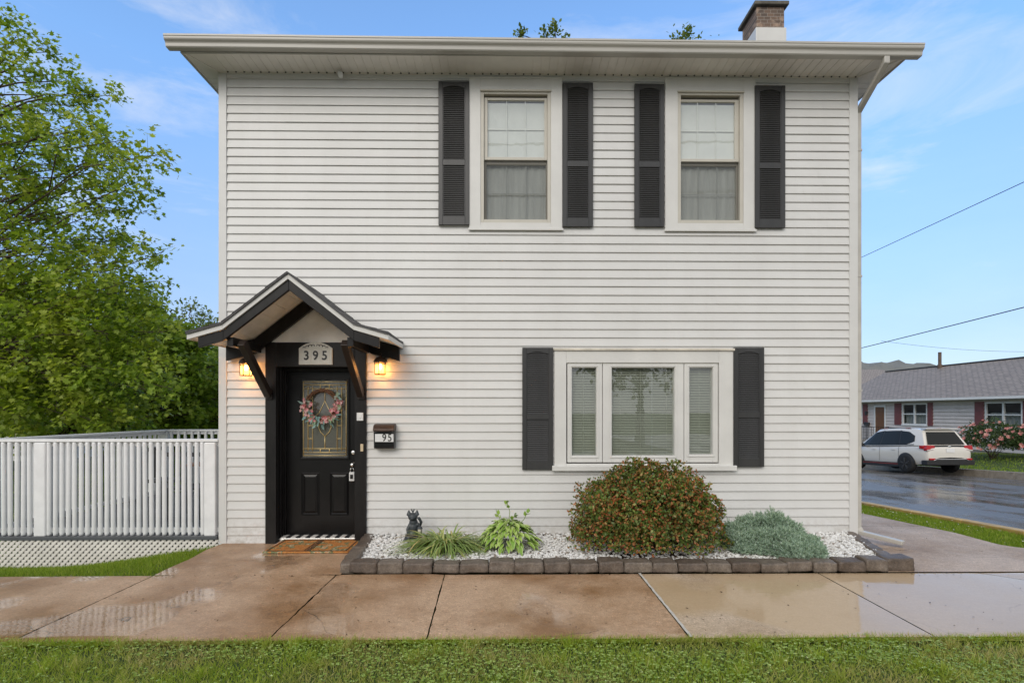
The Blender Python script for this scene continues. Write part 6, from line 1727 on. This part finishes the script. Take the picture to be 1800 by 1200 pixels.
# ------------------------------------------------------------------ overhead wires
WIRE = paint('black_cable', (.012, .012, .013), .6, .1, 10)
def wire(X, pa, pb, r_, label):
    a, b_ = atx(*pa, X), atx(*pb, X); d = (b_-a)/(b_.y-a.y); mb = MB(); P = []
    for i in range(41):
        y = -26+86*i/40; P.append((X, y, a.z+d.z*(y-a.y)+.00035*(y-a.y)*(y-b_.y)))
    mb.tube(P, r_, 6); return tag(mb.build('power_line', WIRE), label, 'cable', 'overhead cables along the street')
wire(11, (1800, 320), (1515, 452), .008, 'upper thin overhead cable crossing the sky right of the house')
wire(19, (1800, 540), (1512, 612), .019, 'lower thicker overhead cable crossing the sky right of the house')
mb = MB(); A, B = at(1690, 614, 34), at(1830, 618, 34)
mb.tube([A.lerp(B, t)+Vector((0, 0, .25*(t-.0)*(t-1))) for t in [i/10-1.0 for i in range(41)]], .011, 5); tag(mb.build('power_line', WIRE), 'faint far cable just above the grey roof ridge of the low house', 'cable', 'overhead cables along the street')

# ------------------------------------------------------------------ across the road behind the camera (mirrored in panes and puddles)
LF5 = leafmat('street_tree_leaf', [(0, (.03, .06, .012)), (.6, (.06, .105, .02)), (1, (.11, .15, .035))], .4)
for x, y, h, w_ in ((-6.5, -21, 8.5, 3.3), (7.5, -22, 9.5, 3.6), (-15, -25, 9, 4)):
    tree('street_tree', (x, y, -.1), (x, y, h*.75), .22, ball_clusters((x, y, h*.62), (w_, w_, h*.38), 36, 1.1), LF5, .30, 'leafy street tree across the road behind the viewer', 'tree', 'street trees behind the viewer', twigs=9, per=10, T=LEAF3)

for z, lab in ((10.7, 'upper overhead cable along the front street, mirrored in the upper windows'), (9.0, 'lower overhead cable along the front street, mirrored in the upper windows')):
    mb = MB(); mb.tube([(-30+1.5*i, -11, z+.0012*(-30+1.5*i)**2+.012*(-30+1.5*i)) for i in range(41)], .035, 6); tag(mb.build('power_line', WIRE), lab, 'cable', 'overhead cables along the street')

# ------------------------------------------------------------------ light
EL, AZ_ = R(31), R(203)         # sun behind the camera, a little to its left; azimuth clockwise from +y
w = bpy.data.worlds.new('World'); scene.world = w; w.use_nodes = True; nt = w.node_tree; bg = nt.nodes['Background']
sky = nt.nodes.new('ShaderNodeTexSky'); sky.sky_type = 'NISHITA'; sky.sun_disc = False; sky.sun_elevation = EL; sky.sun_rotation = AZ_; sky.air_density = 1.0; sky.dust_density = .6; sky.ozone_density = 1.6
tc = nt.nodes.new('ShaderNodeTexCoord')
mp = nt.nodes.new('ShaderNodeMapping'); mp.inputs['Scale'].default_value = (1.0, 1.0, 4.2); mp.inputs['Rotation'].default_value = (R(4), R(-5), 0); nt.links.new(tc.outputs['Generated'], mp.inputs[0])
n1 = nt.nodes.new('ShaderNodeTexNoise'); n1.inputs['Scale'].default_value = 2.3; n1.inputs['Detail'].default_value = 9; n1.inputs['Roughness'].default_value = .62; n1.inputs['Distortion'].default_value = .6
nt.links.new(mp.outputs[0], n1.inputs['Vector'])
wisp = ramp(nt, n1.outputs['Fac'], [(.47, 0.0), (.80, .60)])
sep = nt.nodes.new('ShaderNodeSeparateXYZ'); nt.links.new(tc.outputs['Generated'], sep.inputs[0])
# the cloud deck lies behind and overhead; the clear blue is beyond the house
back = ramp(nt, math_(nt, 'SUBTRACT', math_(nt, 'MULTIPLY', sep.outputs['Z'], .55), sep.outputs['Y']), [(-.0+.0, 0.0), (.45, .92)])
low = ramp(nt, sep.outputs['Z'], [(0.0, .36), (.22, .16), (.5, .02)])
cov = math_(nt, 'MAXIMUM', math_(nt, 'MAXIMUM', wisp, back), low, True)
cl_c = ramp(nt, n1.outputs['Fac'], [(.3, (.78, .80, .84)), (.7, (1.0, .985, .96))])
cl_c = mixc(nt, 1.0, cl_c, (CLB, CLB, CLB), 'MULTIPLY') if False else cl_c
sc_ = nt.nodes.new('ShaderNodeVectorMath'); sc_.operation = 'SCALE'; nt.links.new(cl_c, sc_.inputs[0]); sc_.inputs['Scale'].default_value = CLOUD
skc = nt.nodes.new('ShaderNodeVectorMath'); skc.operation = 'MULTIPLY'; nt.links.new(sky.outputs[0], skc.inputs[0]); skc.inputs[1].default_value = SKYTINT
hor = ramp(nt, sep.outputs['Z'], [(0.0, (.36, .325, .37)), (.14, (.46, .43, .50)), (.5, (1, .97, 1))])
nt.links.new(mixc(nt, cov, mixc(nt, 1.0, skc.outputs[0], hor, 'MULTIPLY'), sc_.outputs[0]), bg.inputs[0]); bg.inputs[1].default_value = SKYS
S = bpy.data.lights.new('sun', 'SUN'); S.energy = SUNE; S.angle = R(35); S.color = (1, .93, .84)
so_ = bpy.data.objects.new('sun', S); COL.objects.link(so_)
dv = Vector((math.sin(AZ_)*math.cos(EL), math.cos(AZ_)*math.cos(EL), math.sin(EL))); so_.rotation_euler = dv.to_track_quat('Z', 'Y').to_euler(); so_.location = (0, -4, 12)

# ------------------------------------------------------------------ camera and picture
cd = bpy.data.cameras.new('camera'); cd.sensor_width = 36; cd.sensor_fit = 'HORIZONTAL'; cd.lens = F/1800*36; cd.shift_y = (HY-600)/1800; cd.clip_end = 3000; cd.clip_start = .05
co = bpy.data.objects.new('camera', cd); COL.objects.link(co); co.location = CAM; co.rotation_euler = (R(90), 0, -YAW); scene.camera = co
scene.render.engine = 'CYCLES'; scene.cycles.use_denoising = True
scene.cycles.max_bounces = 8; scene.cycles.transparent_max_bounces = 16; scene.cycles.sample_clamp_indirect = 6
scene.view_settings.view_transform = 'Standard'; scene.view_settings.look = 'None'; scene.view_settings.exposure = EXPO; scene.view_settings.gamma = 1
